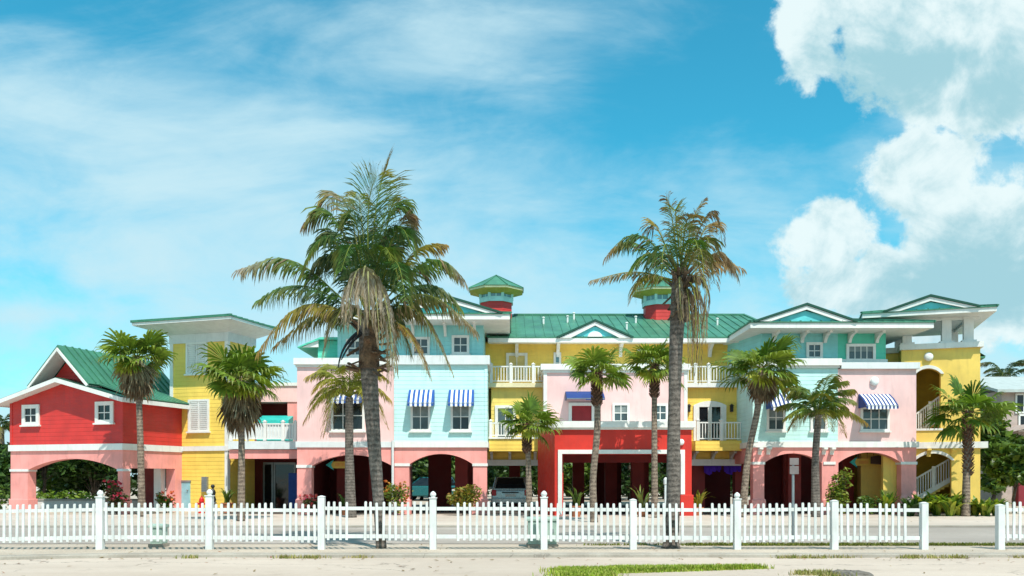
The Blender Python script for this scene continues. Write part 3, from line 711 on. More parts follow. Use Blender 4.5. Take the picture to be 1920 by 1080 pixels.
# ---------------------------------------------------------------- long yellow middle building
def middle():
    b = Bld('yellow_middle_building', 'long three-storey yellow building under a green metal roof with two red cupolas', 'building', 960, 40.6, 0, GRP)
    uL, uR = b.u(900), b.u(1425)
    z2 = 2.55; z3 = b.z(722); z4 = 8.05
    mb = MB(); mb.box(uL, uR, 0, 8, z3+.002, z4); b.part(mb, 'third_storey_wall', YELLOW)
    mb = MB(); mb.box(uL, b.u(1060), 0, 8, z2, z3); b.part(mb, 'second_storey_wall', YELPALE)
    mb = MB(); mb.box(b.u(1060)+.002, uR, 0, 8, z2, z3); b.part(mb, 'second_storey_wall', YELLOW)
    # roof
    ve = -1.15; ze = 1.6+(HY-634)*(40.6+ve)/F; sl = .355; d = 6.1; a, c = b.u(915, ve), 13.0; zr = ze+.06+sl*d
    mb = MB(); mb.add([(a,ve-.05,ze),(c,ve-.05,ze),(c-.6,ve+d,zr),(a+1.2,ve+d,zr),(c,ve+2*d,ze),(a,ve+2*d,ze),(a,ve-.05,ze+.06),(c,ve-.05,ze+.06)], [(6,7,2,3),(3,2,4,5),(0,1,7,6),(7,4,2),(6,3,5),(5,4,1,0)])
    n = int((c-a)/.43)
    for i in range(1, n):
        x = a+(c-a)*i/n; f0 = min(1, (x-a)/1.2) if x < a+1.2 else (min(1, (c-x)/.6) if x > c-.6 else 1)
        mb.bar((x, ve, ze+.075), (x, ve+d*f0, ze+.075+sl*d*f0), .035, .06)
    rf = b.part(mb, 'roof', GREEN)
    mb = MB(); mb.bar((a+1.2, ve+d, zr+.02), (c-.6, ve+d, zr+.02), .22, .08); mb.bar((c, ve, ze+.08), (c-.6, ve+d, zr+.02), .16, .07); mb.bar((a, ve, ze+.08), (a+1.2, ve+d, zr+.02), .16, .07); mb.build('ridge_cap', GREEN, rf)
    for (px_, f) in ((1019, .55), (1064, .62), (1076, .78), (1192, .60), (1345, .5), (1175, .3)):
        v = ve+d*f; x = b.u(px_, v); q = MB(); q.tube([(x, v, ze+sl*d*f), (x, v, ze+sl*d*f+.36)], [.05, .05], 8); q.ball((x, v, ze+sl*d*f+.38), .08, 8, 0, 1, 1, .6); q.build('vent_pipe', WHITE, rf)
    mb = MB(); mb.box(a, c, ve-.04, ve+.16, ze-.20, ze-.004); mb.box(a, c, ve+.162, 0, ze-.10, ze-.05); b.part(mb, 'fascia', WHITE)
    mb = MB(); mb.box(uL, uR, -.04, 0, z4-.32, z4-.06); b.part(mb, 'frieze', YELLOW)
    for x in (969, 1046, 1163, 1240, 1330): bracket(b, b.u(x), 0, ze-.10, .95, .62, .15)
    pediment(b, b.u(1050, ve-.12), b.u(1182, ve-.12), ze+.0, b.u(1116, ve-.12), b.z(603, 0, ve-.12), ve-.12, 4.0, vent=True, ov=.12)
    # cupolas
    for (cx, top, eave, wb, rb, gw) in ((930.5, 517, 548, 563, 603, 31), (1237, 519, 551, 569, 618, 31)):
        v = 4.2; Y = 40.6+v; x = b.u(cx, v); r = gw*Y/F*1.03; zz = lambda p: 1.6+(HY-p)*(Y-r)/F
        def octo(rr, z, n=8): return [(x+rr*math.cos(math.pi/8+2*math.pi*i/n), v+rr*math.sin(math.pi/8+2*math.pi*i/n), z) for i in range(n)]
        def drum(mb, r0, za, r1, zb_):
            mb.add(octo(r0, za)+octo(r1, zb_), [(i, (i+1)%8, (i+1)%8+8, i+8) for i in range(8)]+[tuple(range(7,-1,-1)), tuple(range(8,16))])
        mb = MB(); drum(mb, r*.98, zz(rb)-.9, r*.98, zz(wb)); cu = b.part(mb, 'cupola', RED)
        mb = MB(); drum(mb, r*1.06, zz(wb)-.02, r*1.06, zz(wb)+.22); drum(mb, r*.94, zz(wb)+.22, r*.94, zz(eave)+.2)
        for i in range(8):
            t = math.pi/8+2*math.pi*i/8; mb.box(x+r*math.cos(t)-.07, x+r*math.cos(t)+.07, v+r*math.sin(t)-.07, v+r*math.sin(t)+.07, zz(wb)+.22, zz(eave)+.2)
        mb.build('cupola_lantern', mat('pale_teal_trim', (.42, .68, .66), .5), cu)
        mb = MB()
        for i in range(8):
            t0 = math.pi/8+2*math.pi*i/8; t1 = t0+math.pi/4
            for k in range(2):
                f0, f1 = .10+.45*k, .45+.45*k
                p = lambda f: ((x+r*.955*(math.cos(t0)*(1-f)+math.cos(t1)*f)), (v+r*.955*(math.sin(t0)*(1-f)+math.sin(t1)*f)))
                pa, pb = p(f0), p(f1); mb.add([(pa[0],pa[1],zz(wb)+.26),(pb[0],pb[1],zz(wb)+.26),(pb[0],pb[1],zz(eave)+.1),(pa[0],pa[1],zz(eave)+.1)], [(0,1,2,3)])
        mb.build('cupola_pane', GLASSB, cu)
        re = r*1.66; mb = MB(); drum(mb, r*1.0, zz(eave)-.02, re, zz(eave)+.16); mb.build('cupola_soffit', mat('olive_soffit', (.50, .42, .08), .7), cu)
        mb = MB(); drum(mb, re+.01, zz(eave)+.162, re+.01, zz(eave)+.27); mb.build('cupola_fascia', mat('cream_trim', (.72, .66, .40), .6), cu)
        mb = MB(); drum(mb, re+.07, zz(eave)+.272, .05, 1.6+(HY-top)*Y/F)
        for q in octo(re+.05, zz(eave)+.30): mb.bar(q, (x, v, 1.6+(HY-top)*Y/F+.03), .06, .05)
        mb.build('cupola_roof', GREEN, cu)
    # third-storey windows, doors and balconies
    window(b, (949, 662, 989, 716), 0, 2, 1, .13, mat('cream_door', (.62, .48, .18), .6), sill=False, name='door_frame')
    window(b, (1038, 661, 1052, 700), 0, 1, 2, .1, GLASSB, sill=False)
    window(b, (1195, 655, 1228, 690), 0, 2, 1, .1, GLASSB, sill=False)
    vb = -1.35
    for (x0, x1, posts, hs) in ((914, 1024, (921, 958, 1000), 1), (1276, 1396, (1283, 1304, 1329, 1370), 0)):
        l, r = b.u(x0, vb), b.u(x1, vb); zb = b.z(718, 0, vb)
        mb = MB(); mb.box(l, r, vb-.06, 0, zb-.20, zb); sl_ = b.part(mb, 'balcony_slab', mat('cream_slab', (.74, .66, .42), .6) if hs else WHITE)
        railing(b, l+.1, r-.1, vb+.03, zb, b.z(686, 0, vb), [b.u(p, vb) for p in posts])
    # second storey: bays under the upper balconies
    vw = -1.12
    mb = MB(); mb.box(b.u(921, vw), b.u(1022, vw), vw, -.002, b.z(846, 0, vw), b.z(718, 0, -1.35)-.203); b.part(mb, 'bay_wall', YELPALE)
    mb = MB(); mb.box(b.u(1280, vw), b.u(1386, vw), vw, -.002, b.z(846, 0, vw), b.z(718, 0, -1.35)-.203); b.part(mb, 'bay_wall', YELLOW)
    vb = -1.85; l, r = b.u(917, vb), b.u(1020, vb); zf = b.z(823, 0, vb); zl = b.z(846, 0, vb)
    mb = MB(); mb.box(l, r, vb, vw-.002, zl, zf); b.part(mb, 'balcony_apron', YELLOW)
    mb = MB(); mb.box(l-.02, r+.02, vb-.05, vb+.2, zf+.002, zf+.09); b.part(mb, 'balcony_sill', WHITE)
    railing(b, l+.05, r-.05, vb+.06, zf+.08, b.z(792, 0, vb), [b.u(p, vb) for p in (920, 1014)])
    va = -.6; mb = MB(); mb.box(b.u(912, va), b.u(1034, va), va, 0, b.z(863, 0, va), zl); b.part(mb, 'wall', YELLOW)
    for p in (922, 956, 990, 1003): bracket(b, b.u(p, va), va, zl-.01, .72, .45, .12, GREYW if p != 1003 else WHITE)
    mb = MB(); mb.box(b.u(910, va-.2), b.u(1036, va-.2), va-.2, va+.3, b.z(873, 0, va-.2), b.z(862, 0, va-.2)); b.part(mb, 'beam', GREYW)
    window(b, (928, 760, 968, 826), vw, 2, 1, .14, GLASS, sill=False, name='door_frame')
    # right balcony with arched surround
    vb = -1.95; l, r = b.u(1304, vb), b.u(1397, vb); zf = b.z(826, 0, vb); zl = b.z(845, 0, vb)
    mb = MB(); mb.box(l, r, vb, vw-.002, zl, zf); b.part(mb, 'balcony_apron', YELLOW)
    railing(b, l+.07, r-.07, vb+.06, zf, b.z(791, 0, vb), [b.u(p, vb) for p in (1309, 1353, 1394)])
    mb = MB(); mb.box(b.u(1297, va), b.u(1400, va), va, 0, b.z(863, 0, va), zl); b.part(mb, 'wall', YELLOW)
    for p in (1300, 1335, 1370, 1392): bracket(b, b.u(p, va), va, zl-.01, .9, .45, .12, GREYW)
    mb = MB(); mb.box(b.u(1296, va-.2), b.u(1390, va-.2), va-.2, va+.3, b.z(873, 0, va-.2), b.z(861, 0, va-.2)); b.part(mb, 'beam', GREYW)
    l, r, zA, zB = b.u(1300, vw), b.u(1361, vw), b.z(832, 0, vw), b.z(760, 0, vw)
    mb = MB(); o_ = arch_pts(l, r, zB, b.z(752, 0, vw)); i_ = [(l+.26, zA), (l+.26, zB-.08), (r-.26, zB-.08), (r-.26, zA)]
    mb.prism([(l, zA)]+o_+[(r, zA)]+i_[::-1], vw-.08, vw+.02); su = b.part(mb, 'door_surround', WHITE)
    mb = MB(); mb.box(l+.26, r-.26, vw-.02, vw+.015, zA, zB-.08); mb.build('glass_door', GLASSD, su)
    mb = MB(); m_ = (l+r)/2; mb.box(m_-.09, m_+.09, vw-.06, vw, zA, zB-.08); mb.build('door_post', WHITE, su)
    for p in (1291, 1371):
        u = b.u(p, vw); z = b.z(766, 0, vw); q = MB(); q.box(u-.06, u+.06, vw-.16, vw, z-.16, z+.12); q.add([(u-.1,vw-.2,z+.12),(u+.1,vw-.2,z+.12),(u+.1,vw,z+.12),(u-.1,vw,z+.12),(u,vw-.1,z+.22)], [(0,1,4),(1,2,4),(2,3,4),(3,0,4),(3,2,1,0)]); b.part(q, 'wall_lantern', BLACKM)
    # open ground floor: columns, slab above is the storey itself
    for (p, v) in ((1028, .2), (1146, 3.5), (1196, 1.6), (1206, 4.5), (1310, .3), (1085, 4.5), (1390, .5), (1270, 5.5), (965, 5.0)):
        q = MB(); u = b.u(p, v); q.box(u-.3, u+.3, v, v+.5, 0, z2-.005); b.part(q, 'column', MAROONC)
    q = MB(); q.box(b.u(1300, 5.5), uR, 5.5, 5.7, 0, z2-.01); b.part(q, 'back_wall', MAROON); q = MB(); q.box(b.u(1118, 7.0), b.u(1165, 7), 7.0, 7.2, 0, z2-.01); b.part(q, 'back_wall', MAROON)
    return b
MID = middle()
def bunting():
    mb = MB(); Y = 40.6; rnd = random.Random(3)
    for i in range(60):
        p = 1322+66*i/60
        if math.sin(i*.9)+math.sin(i*2.3) < -.5: continue
        if 1352 < p < 1358: continue
        x = WX(p, Y); z = WZ(874, Y); L = .16+.14*rnd.random()+(.14 if p < 1334 or 1362 < p < 1372 else 0)
        y = Y+rnd.uniform(-.06, .06)
        mb.add([(x-.06,y,z),(x+.06,y,z),(x+.05,y-.03,z-L),(x-.04,y+.03,z-L*.9)], [(0,1,2,3)]); mb.add([(x,y-.05,z),(x,y+.05,z),(x+.02,y+.05,z-L*.8),(x-.02,y-.05,z-L*.8)], [(0,1,2,3)])
    mb.bar((WX(1320, Y), Y, WZ(873, Y)), (WX(1388, Y), Y, WZ(873, Y)), .03, .03)
    tag(mb.build('bunting', PURPLE), 'purple bunting hung along the beam over the dark opening right of the red portico', 'bunting')
bunting()

# ---------------------------------------------------------------- pink upper block and red portico
def pink_mid():
    b = Bld('pink_upper_block', 'plain pale pink upper block with navy awning, above the red portico', 'building', 1020, 37.9, 0, GRP)
    u1 = b.u(1288); zb = 2.75; zt = b.z(694)
    mb = MB(); mb.box(0, u1, 0, 2.6, zb, zt); b.part(mb, 'wall', PINK)
    for (a_, c_) in ((-.02, .13), (u1-.13, u1+.02)): mb = MB(); mb.box(a_, c_, -.03, .1, zb, zt); b.part(mb, 'corner_board', WHITE)
    mb = MB(); mb.box(-.15, u1+.12, -.16, 2.62, zt+.002, b.z(683)); mb.box(-.06, u1+.05, -.07, 2.6, zt-.12, zt+.001); b.part(mb, 'cornice', WHITE)
    window(b, (1066, 755, 1115, 796), 0, kind='solid', glass=DKRED, fw=.14, sill=False)
    window(b, (1148, 756, 1180, 792), 0, 2, 2, .10, blind=.5); window(b, (1223, 757, 1252, 790), 0, 2, 2, .10)
    awning(b, (1060, 734, 1130, 750), 0, .95, 2, (NAVY, NAVY), valance=.05)
    return b
pink_mid()
def portico():
    b = Bld('red_portico', 'bright red flat-topped portico framed in white in the middle of the row', 'building', 1040, 35.3, 0, GRP)
    u1 = b.u(1297); zt = b.z(802); ua, ub = b.u(1047), b.u(1276); zo = b.z(851)
    D = 2.6
    mb = MB(); mb.prism([(0, 0), (ua, 0), (ua, zo), (ub, zo), (ub, 0), (u1, 0), (u1, zt), (0, zt)], 0, .4); mb.box(-.001, .38, .402, D, 0, zt); mb.box(u1-.38, u1+.001, .402, D, 0, zt)
    mb.box(.382, u1-.382, .402, D, zo+.01, zt-.01); pl = [(-.001, .06), (.0, D), (-.62, D)]; mb.add([(x, y, 0) for x, y in pl]+[(x, y, zt-.02) for x, y in pl], [(2,1,0), (3,4,5), (0,1,4,3), (1,2,5,4), (2,0,3,5)]); b.part(mb, 'wall', REDP)
    mb = MB(); mb.box(.38, u1-.38, D-.25, D+.02, 2.25, zo+.008); b.part(mb, 'inner_beam', MAROON)
    mb = MB(); mb.box(-.2, u1+.12, -.18, 2.6, zt+.002, b.z(790)); mb.box(-.1, u1+.05, -.08, 2.6, zt-.08, zt+.001); b.part(mb, 'coping', WHITE)
    mb = MB(); f = .17; mb.prism([(ua-.02, .05), (ua-.02+f, .05), (ua-.02+f, zo-.0), (ub+.0, zo), (ub, .9), (ub+f, .9), (ub+f, zo+f), (ua-.02, zo+f)], -.06, .04); b.part(mb, 'opening_frame', WHITE)
    mb = MB(); mb.box(ub-.02, u1+.06, -.09, .5, 0, .88); b.part(mb, 'pier_base', REDP, bevel=.02)
    wall_lamp(b, 1277, 829, 0, .12)
    return b
portico()

# ---------------------------------------------------------------- turquoise block with third storey, right
def turq():
    b = Bld('turquoise_block', 'turquoise clapboard block with salmon arch and a wide teal pediment on the right', 'building', 1412, Y0, 0, GRP)
    u1 = b.u(1571); zb = b.z(839); zt = b.z(686)
    aL, aR = b.u(1433), b.u(1541); zs, zc = b.z(868), b.z(850)
    mb = MB(); arched_wall(mb, 0, u1-.002, 0, zb, 0, .45, [(aL, aR, zs, zc)]); mb.box(0, .4, .452, 3.5, zs, zb); b.part(mb, 'arcade_wall', SALMON)
    mk_pier(b, .0, aL, zc=zs); mk_pier(b, b.u(1545), b.u(1565), zc=zs)
    mb = MB(); mb.box(-.08, u1, -.09, 7.5, zb+.002, b.z(828)); b.part(mb, 'trim_band', WHITE)
    mb = MB(); mb.box(0, u1, 0, 7.5, b.z(828)+.002, zt); b.part(mb, 'wall', AQUA2)
    mb = MB(); mb.box(-.025, .1, -.03, .1, b.z(828)+.003, zt); b.part(mb, 'corner_board', AQUA2)
    mb = MB(); mb.box(-.08, u1+.1, -.2, .3, zt+.002, b.z(673)); mb.box(-.05, u1+.04, -.1, .2, zt-.1, zt); b.part(mb, 'cornice', WHITE)
    window(b, (1437, 757, 1472, 808), 0, 2, 2, .1, GLASS, blind=.62); window(b, (1519, 757, 1551, 808), 0, 2, 2, .1, GLASS)
    awning(b, (1436, 737, 1476, 765), 0, .75, 10, (NAVY, WHITEC))
    for p in (1424, 1440, 1544, 1559): bracket(b, b.u(p), 0, zb-.01, .32, .3, .16)
    # third storey
    v = .5; ua, um, ub = b.u(1428, v), b.u(1571, v), b.u(1661, v); z0, z3 = b.z(690), b.z(613, 0, v)
    mb = MB(); ul_ = b.u(1362, 3.9); pl = [(ua, v), (um-.002, v), (um-.002, 6.5), (ul_, 6.5), (ul_, 3.9)]
    mb.add([(x, y, z0-.6) for x, y in pl]+[(x, y, z3) for x, y in pl], [(4,3,2,1,0), (5,6,7,8,9)]+[(i, (i+1) % 5, (i+1) % 5+5, i+5) for i in range(5)]); b.part(mb, 'third_storey_wall', TURQ)
    mb = MB(); mb.box(um, ub, v+.004, 6.5, z0, z3); b.part(mb, 'third_storey_wall', SEAG)
    mb = MB(); mb.box(um, ub+.05, v-.06, v, z0, b.z(679, 0, v)+.12); b.part(mb, 'trim_band', WHITE)
    window(b, (1511, 642, 1542, 673), v, 2, 2, .12); window(b, (1586, 645, 1641, 677), v, 4, 1, .12, GLASS, blind=.4)
    ve = -.9; ze = 1.6+(HY-605)*(Y0+ve)/F
    hip_roof(b, b.u(1407, ve), b.u(1751, ve), ve, 8.2, ze, .215, .22)
    for p in (1450, 1503, 1546, 1592, 1643): bracket(b, b.u(p, v), v, ze-.22, .8, .42, .13)
    pediment(b, b.u(1420, ve-.05), b.u(1602, ve-.05), ze+.03, b.u(1513, ve-.05), b.z(573, 0, ve), ve-.05, 3.5)
    for (p, v) in ((1490, 3.4), (1480, 6.5)):
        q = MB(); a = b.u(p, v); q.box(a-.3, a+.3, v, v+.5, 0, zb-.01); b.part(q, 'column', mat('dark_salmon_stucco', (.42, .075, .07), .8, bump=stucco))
    q = MB(); q.box(b.u(1415, 6.8), b.u(1600, 6.8), 6.8, 7, 0, zb-.01); b.part(q, 'back_wall', MAROON)
    return b
turq()
def pink_right():
    b = Bld('pink_corner_block', 'pale pink block with one slanted blue striped awning and round lamp at the right', 'building', 1571, Y0, 0, GRP)
    u1 = b.u(1718); zb = b.z(839); zt = b.z(692)
    aL, aR = b.u(1565)+.0, b.u(1690); zs, zc = b.z(868), b.z(848)
    mb = MB(); aL = .02; arched_wall(mb, 0, u1, 0, zb, 0, .45, [(aL, aR, zs, zc)]); mb.box(u1-.42, u1-.001, .452, 2.0, zs, zb); b.part(mb, 'arcade_wall', SALMON)
    mk_pier(b, aR, u1, zc=zs, h=.75)
    mb = MB(); mb.box(0.002, u1+.08, -.09, 6, zb+.002, b.z(828)); b.part(mb, 'trim_band', WHITE)
    mb = MB(); mb.box(0.002, u1, 0.003, 6, b.z(828)+.002, zt); b.part(mb, 'wall', PINK)
    mb = MB(); mb.box(0.1, u1+.1, -.15, 6, zt+.002, b.z(680)); b.part(mb, 'cornice', GREYW)
    window(b, (1613, 763, 1667, 808), 0, 3, 2, .1); awning(b, (1609, 739, 1668, 763), 0, .85, 17, (NAVY, WHITEC)); wall_lamp(b, 1639, 715, 0, .18)
    q = MB(); v = .52; q.box(b.u(1656, v), b.u(1694, v), v, v+.2, 0, zb-.01); b.part(q, 'inner_wall', YELST)
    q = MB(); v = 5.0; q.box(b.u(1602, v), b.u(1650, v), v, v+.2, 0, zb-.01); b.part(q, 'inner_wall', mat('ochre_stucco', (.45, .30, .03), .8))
    q = MB(); v = 4.2; q.box(b.u(1580, v), b.u(1601, v), v, v+.4, 0, zb-.01); b.part(q, 'column', MAROONC)
    q = MB(); q.tube([(b.u(1639.5, 3.3), 3.3, 0), (b.u(1639.5, 3.3), 3.3, zb-.02)], [.07, .07], 8); b.part(q, 'downpipe', WHITE)
    return b
pink_right()

# ---------------------------------------------------------------- yellow stair tower, right
def right_tower():
    b = Bld('yellow_belvedere_tower', 'yellow tower with arched stair openings and an open columned belvedere on top', 'tower building', 1838, 37.0, ROT, GRP)
    w = b.u(1690); zt = b.z(657, w)
    aL, aR = b.u(1716), b.u(1764); bL, bR = b.u(1716), b.u(1784)
    zs, zc = b.z(700, aR), b.z(690, aR); z800 = b.z(803, aR); zls, zlc = b.z(862, bR), b.z(850, bR); zm0, zm1 = b.z(840), b.z(828)
    # walls: prism pieces around the two openings
    mb = MB()
    mb.prism([(w, z800), (aL, z800)]+[(aL, zs)]+arch_pts(aL, aR, zs, zc)+[(aR, zs), (aR, z800), (0, z800), (0, zt), (w, zt)], 0, .35)
    mb.box(w, 0, 0, .35, zm0+.001, z800-.0005)
    mb.prism([(w, 0), (bL, 0)]+arch_pts(bL, bR, zls, zlc)+[(bR, 0), (0, 0), (0, zm0), (w, zm0)], 0, .35)
    mb.box(-.35, -.001, .352, 4.5, 0, zt); mb.box(w+.001, w+.35, .352, 4.5, 0, zt); mb.box(w+.352, -.352, 4.2, 4.5, 0, zt)
    mb.box(w-1.6, w-.002, .9, 4.5, 0, zt); b.part(mb, 'wall', YELST)
    mb = MB(); mb.box(w-.05, .28, -.13, 4.5, zm0+.002, zm1); b.part(mb, 'trim_band', WHITE)
    mb = MB(); mb.box(w-.08, .12, -.14, 4.6, zt+.002, zt+.24); mb.box(w-1.7, w-.082, .75, 4.6, zt+.002, zt+.24); b.part(mb, 'coping', WHITE)
    for (l, r, s_, c_) in ((aL, aR, zs, zc), (bL, bR, zls, zlc)):
        mb = MB(); o_ = arch_pts(l-.12, r+.12, s_-.02, c_+.14); i_ = arch_pts(l, r, s_-.02, c_); mb.prism(o_+i_[::-1], -.06, 0.03); b.part(mb, 'arch_trim', WHITE)
    mb = MB(); mb.box(aL, aR+.08, -.05, .3, z800-.09, z800); b.part(mb, 'sill', WHITE)
    # stairs
    def flight(za, zb_, ua, ub, v, name):
        q = MB(); n = 9
        for i in range(n):
            f0, f1 = i/n, (i+1)/n; q.box(ua+(ub-ua)*f0, ua+(ub-ua)*f1+.02, v, v+1.1, za+(zb_-za)*f0-.16, za+(zb_-za)*f1)
        st = b.part(q, name, YELST)
        q = MB(); q.bar((ua, v-.03, za+.02), (ub, v-.03, zb_+.02), .05, .2); q.bar((ua, v-.03, za+.95), (ub, v-.03, zb_+.95), .06, .07)
        for i in range(15):
            f = (i+.5)/15; x = ua+(ub-ua)*f; z = za+(zb_-za)*f; q.box(x-.02, x+.02, v-.05, v-.01, z, z+.93)
        for f in (.02, .5, .98): x = ua+(ub-ua)*f; z = za+(zb_-za)*f; q.box(x-.06, x+.06, v-.09, v+.03, z, z+1.05)
        q.build('stair_rail', WHITE, st)
    flight(.55, 1.55, b.u(1714, .8), b.u(1786, .8), .8, 'stair_flight')
    flight(z800-.35, z800+.75, b.u(1712, .8), b.u(1775, .8), .8, 'stair_flight')
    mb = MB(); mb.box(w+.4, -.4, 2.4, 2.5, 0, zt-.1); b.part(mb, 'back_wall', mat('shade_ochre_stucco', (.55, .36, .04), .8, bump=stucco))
    mb = MB(); mb.box(w+.36, -.36, .36, 4.1, 3.1, 3.28); b.part(mb, 'landing', YELST)
    for p in (1741, 1787): bracket(b, b.u(p), 0, zm0-.01, .35, .35, .16, YELST)
    wall_lamp(b, 1741, 669, 0, .18)
    # belvedere
    zc0 = zt+.24; ze = 8.80
    cols = [(b.u(1774, .3), .3), (-.42, .3), (b.u(1700, .3), .3), (-.42, 3.9), (w+.35, 3.9)]
    for (u, v) in cols:
        q = MB(); q.box(u-.19, u+.19, v-.19, v+.19, zc0, ze-.182); q.box(u-.29, u+.29, v-.29, v+.29, zc0, zc0+.10); q.box(u-.23, u+.23, v-.23, v+.23, ze-.27, ze-.183); b.part(q, 'belvedere_column', WHITE)
    mb = MB(); mb.box(w-1.2, 0, .12, .45, ze-.30, ze-.184); mb.box(-.4, 0, .452, 4.2, ze-.30, ze-.184); b.part(mb, 'beam', WHITE)
    hip_roof(b, b.u(1617, -.9), .45, -.9, 5.2, ze, .20, .18)
    pediment(b, b.u(1664, -.95), b.u(1832, -.95), ze+.03, b.u(1745, -.95), b.z(557, -2.2, -.95), -.97, 3.0)
    # lower green roofs just behind
    mb = MB(); mb.prism_x([(4.2, zt-.1), (4.2, zt-.02), (6.4, zt+.85), (6.4, zt+.75)], w-2.2, .75)
    for i in range(14): mb.bar((w-2.0+i*.42, 4.2, zt+.0), (w-2.0+i*.42, 6.4, zt+.87), .03, .05)
    b.part(mb, 'lower_roof', GREEN)
    mb = MB(); mb.box(.30, .62, 2.2, 6.0, zt-.2, zt-.12); mb.add([(0.0,2.2,zt+.35),(.65,2.2,zt-.118),(.65,6,zt-.118),(0,6,zt+.35)], [(0,1,2,3)]); b.part(mb, 'side_roof', GREEN)
    return b
right_tower()

# ================================================================== PICKET FENCES
FY = 19.0
def fence(label, posts, ends, gaps, z_up, z_lo):
    root = empty('picket_fence', (0, FY, 0), label, 'fence')
    rnd = random.Random(len(posts))
    for (p, top, fin) in posts:
        x = WX(p, FY); zt = WZ(top, FY); q = MB(); w = .074
        body = zt-.16 if fin else zt-.02
        q.box(x-w, x+w, -w, w, -.02, body)
        if not fin: q.add([(x-w-.012,-w-.012,body),(x+w+.012,-w-.012,body),(x+w+.012,w+.012,body),(x-w-.012,w+.012,body),(x-.02,-.02,body+.03),(x+.02,-.02,body+.03),(x+.02,.02,body+.03),(x-.02,.02,body+.03)], [(0,3,2,1),(0,1,5,4),(1,2,6,5),(2,3,7,6),(3,0,4,7),(4,5,6,7)])
        po = q.build('post', FENCE, root, bevel=.008)
        if fin:
            q = MB(); z = body; q.box(x-w-.014, x+w+.014, -w-.014, w+.014, z, z+.022)
            q.lathe([(.05, z+.022), (.045, z+.035), (.062, z+.06), (.070, z+.085), (.060, z+.115), (.04, z+.14), (.008, z+.16)], x, 0, 12); q.build('post_finial', FENCE, po, smooth=False)
    xs = [p for p, _, _ in posts]
    segs = list(zip(xs[:-1], xs[1:]))
    if ends[0] is not None: segs.insert(0, (ends[0], xs[0]))
    if ends[1] is not None: segs.append((xs[-1], ends[1]))
    pm = MB(); pm.box(-.027, .027, -.045, -.022, 0, 1.0); pm.add([(-.027,-.045,1.0),(.027,-.045,1.0),(.027,-.022,1.0),(-.027,-.022,1.0),(-.016,-.045,1.028),(.016,-.045,1.028),(.016,-.022,1.028),(-.016,-.022,1.028)], [(0,1,5,4),(1,2,6,5),(2,3,7,6),(3,0,4,7),(4,5,6,7)])
    proto = None
    for (a, c) in segs:
        xa, xc = WX(a, FY)+.08, WX(c, FY)-.08; L = xc-xa; q = MB()
        dz0, dz1 = rnd.uniform(-.03, .02), rnd.uniform(-.03, .02)
        if a < 0: dz0 = -.05
        for zz, h in ((z_up, .075), (z_lo, .085)): q.bar((xa, .005, zz+dz0), (xc, .005, zz+dz1), .05, h)
        rail = q.build('rail_panel', FENCE, root)
        n = max(2, int(round(L/.1385)))
        for i in range(n):
            x = xa+(i+.55)*L/n; pxx = CX+x*F/FY
            if any(g0 < pxx < g1 for g0, g1 in gaps): continue
            if proto is None: proto = o = pm.build('picket', FENCE, rail)
            else: o = proto.copy(); COL.objects.link(o); o.parent = rail
            dz = dz0+(dz1-dz0)*i/n
            o.location = (x, 0, .185+dz+rnd.uniform(-.012, .012)); o.rotation_euler = (0, R(rnd.uniform(-1.3, 1.3)), 0); o.scale = (1, 1, .83+rnd.uniform(-.012, .012))
fence('long white picket fence with ball-topped posts along the near kerb', [(-16, 920, 1), (188, 919, 1), (393, 917, 1), (603, 930, 0), (812, 921, 1), (1020, 920, 1), (1187, 936, 0), (1382, 923, 1), (1564, 938, 0), (1732, 942, 0)],
      (None, None), [(516, 530), (656, 684), (822, 854), (1318, 1330), (1626, 1640), (1702, 1726), (1290, 1296)], .89, .27)
fence('short stretch of white picket fence at the right edge beyond the gap', [(1875, 946, 0), (2070, 944, 0)], (None, None), [], .86, .27)

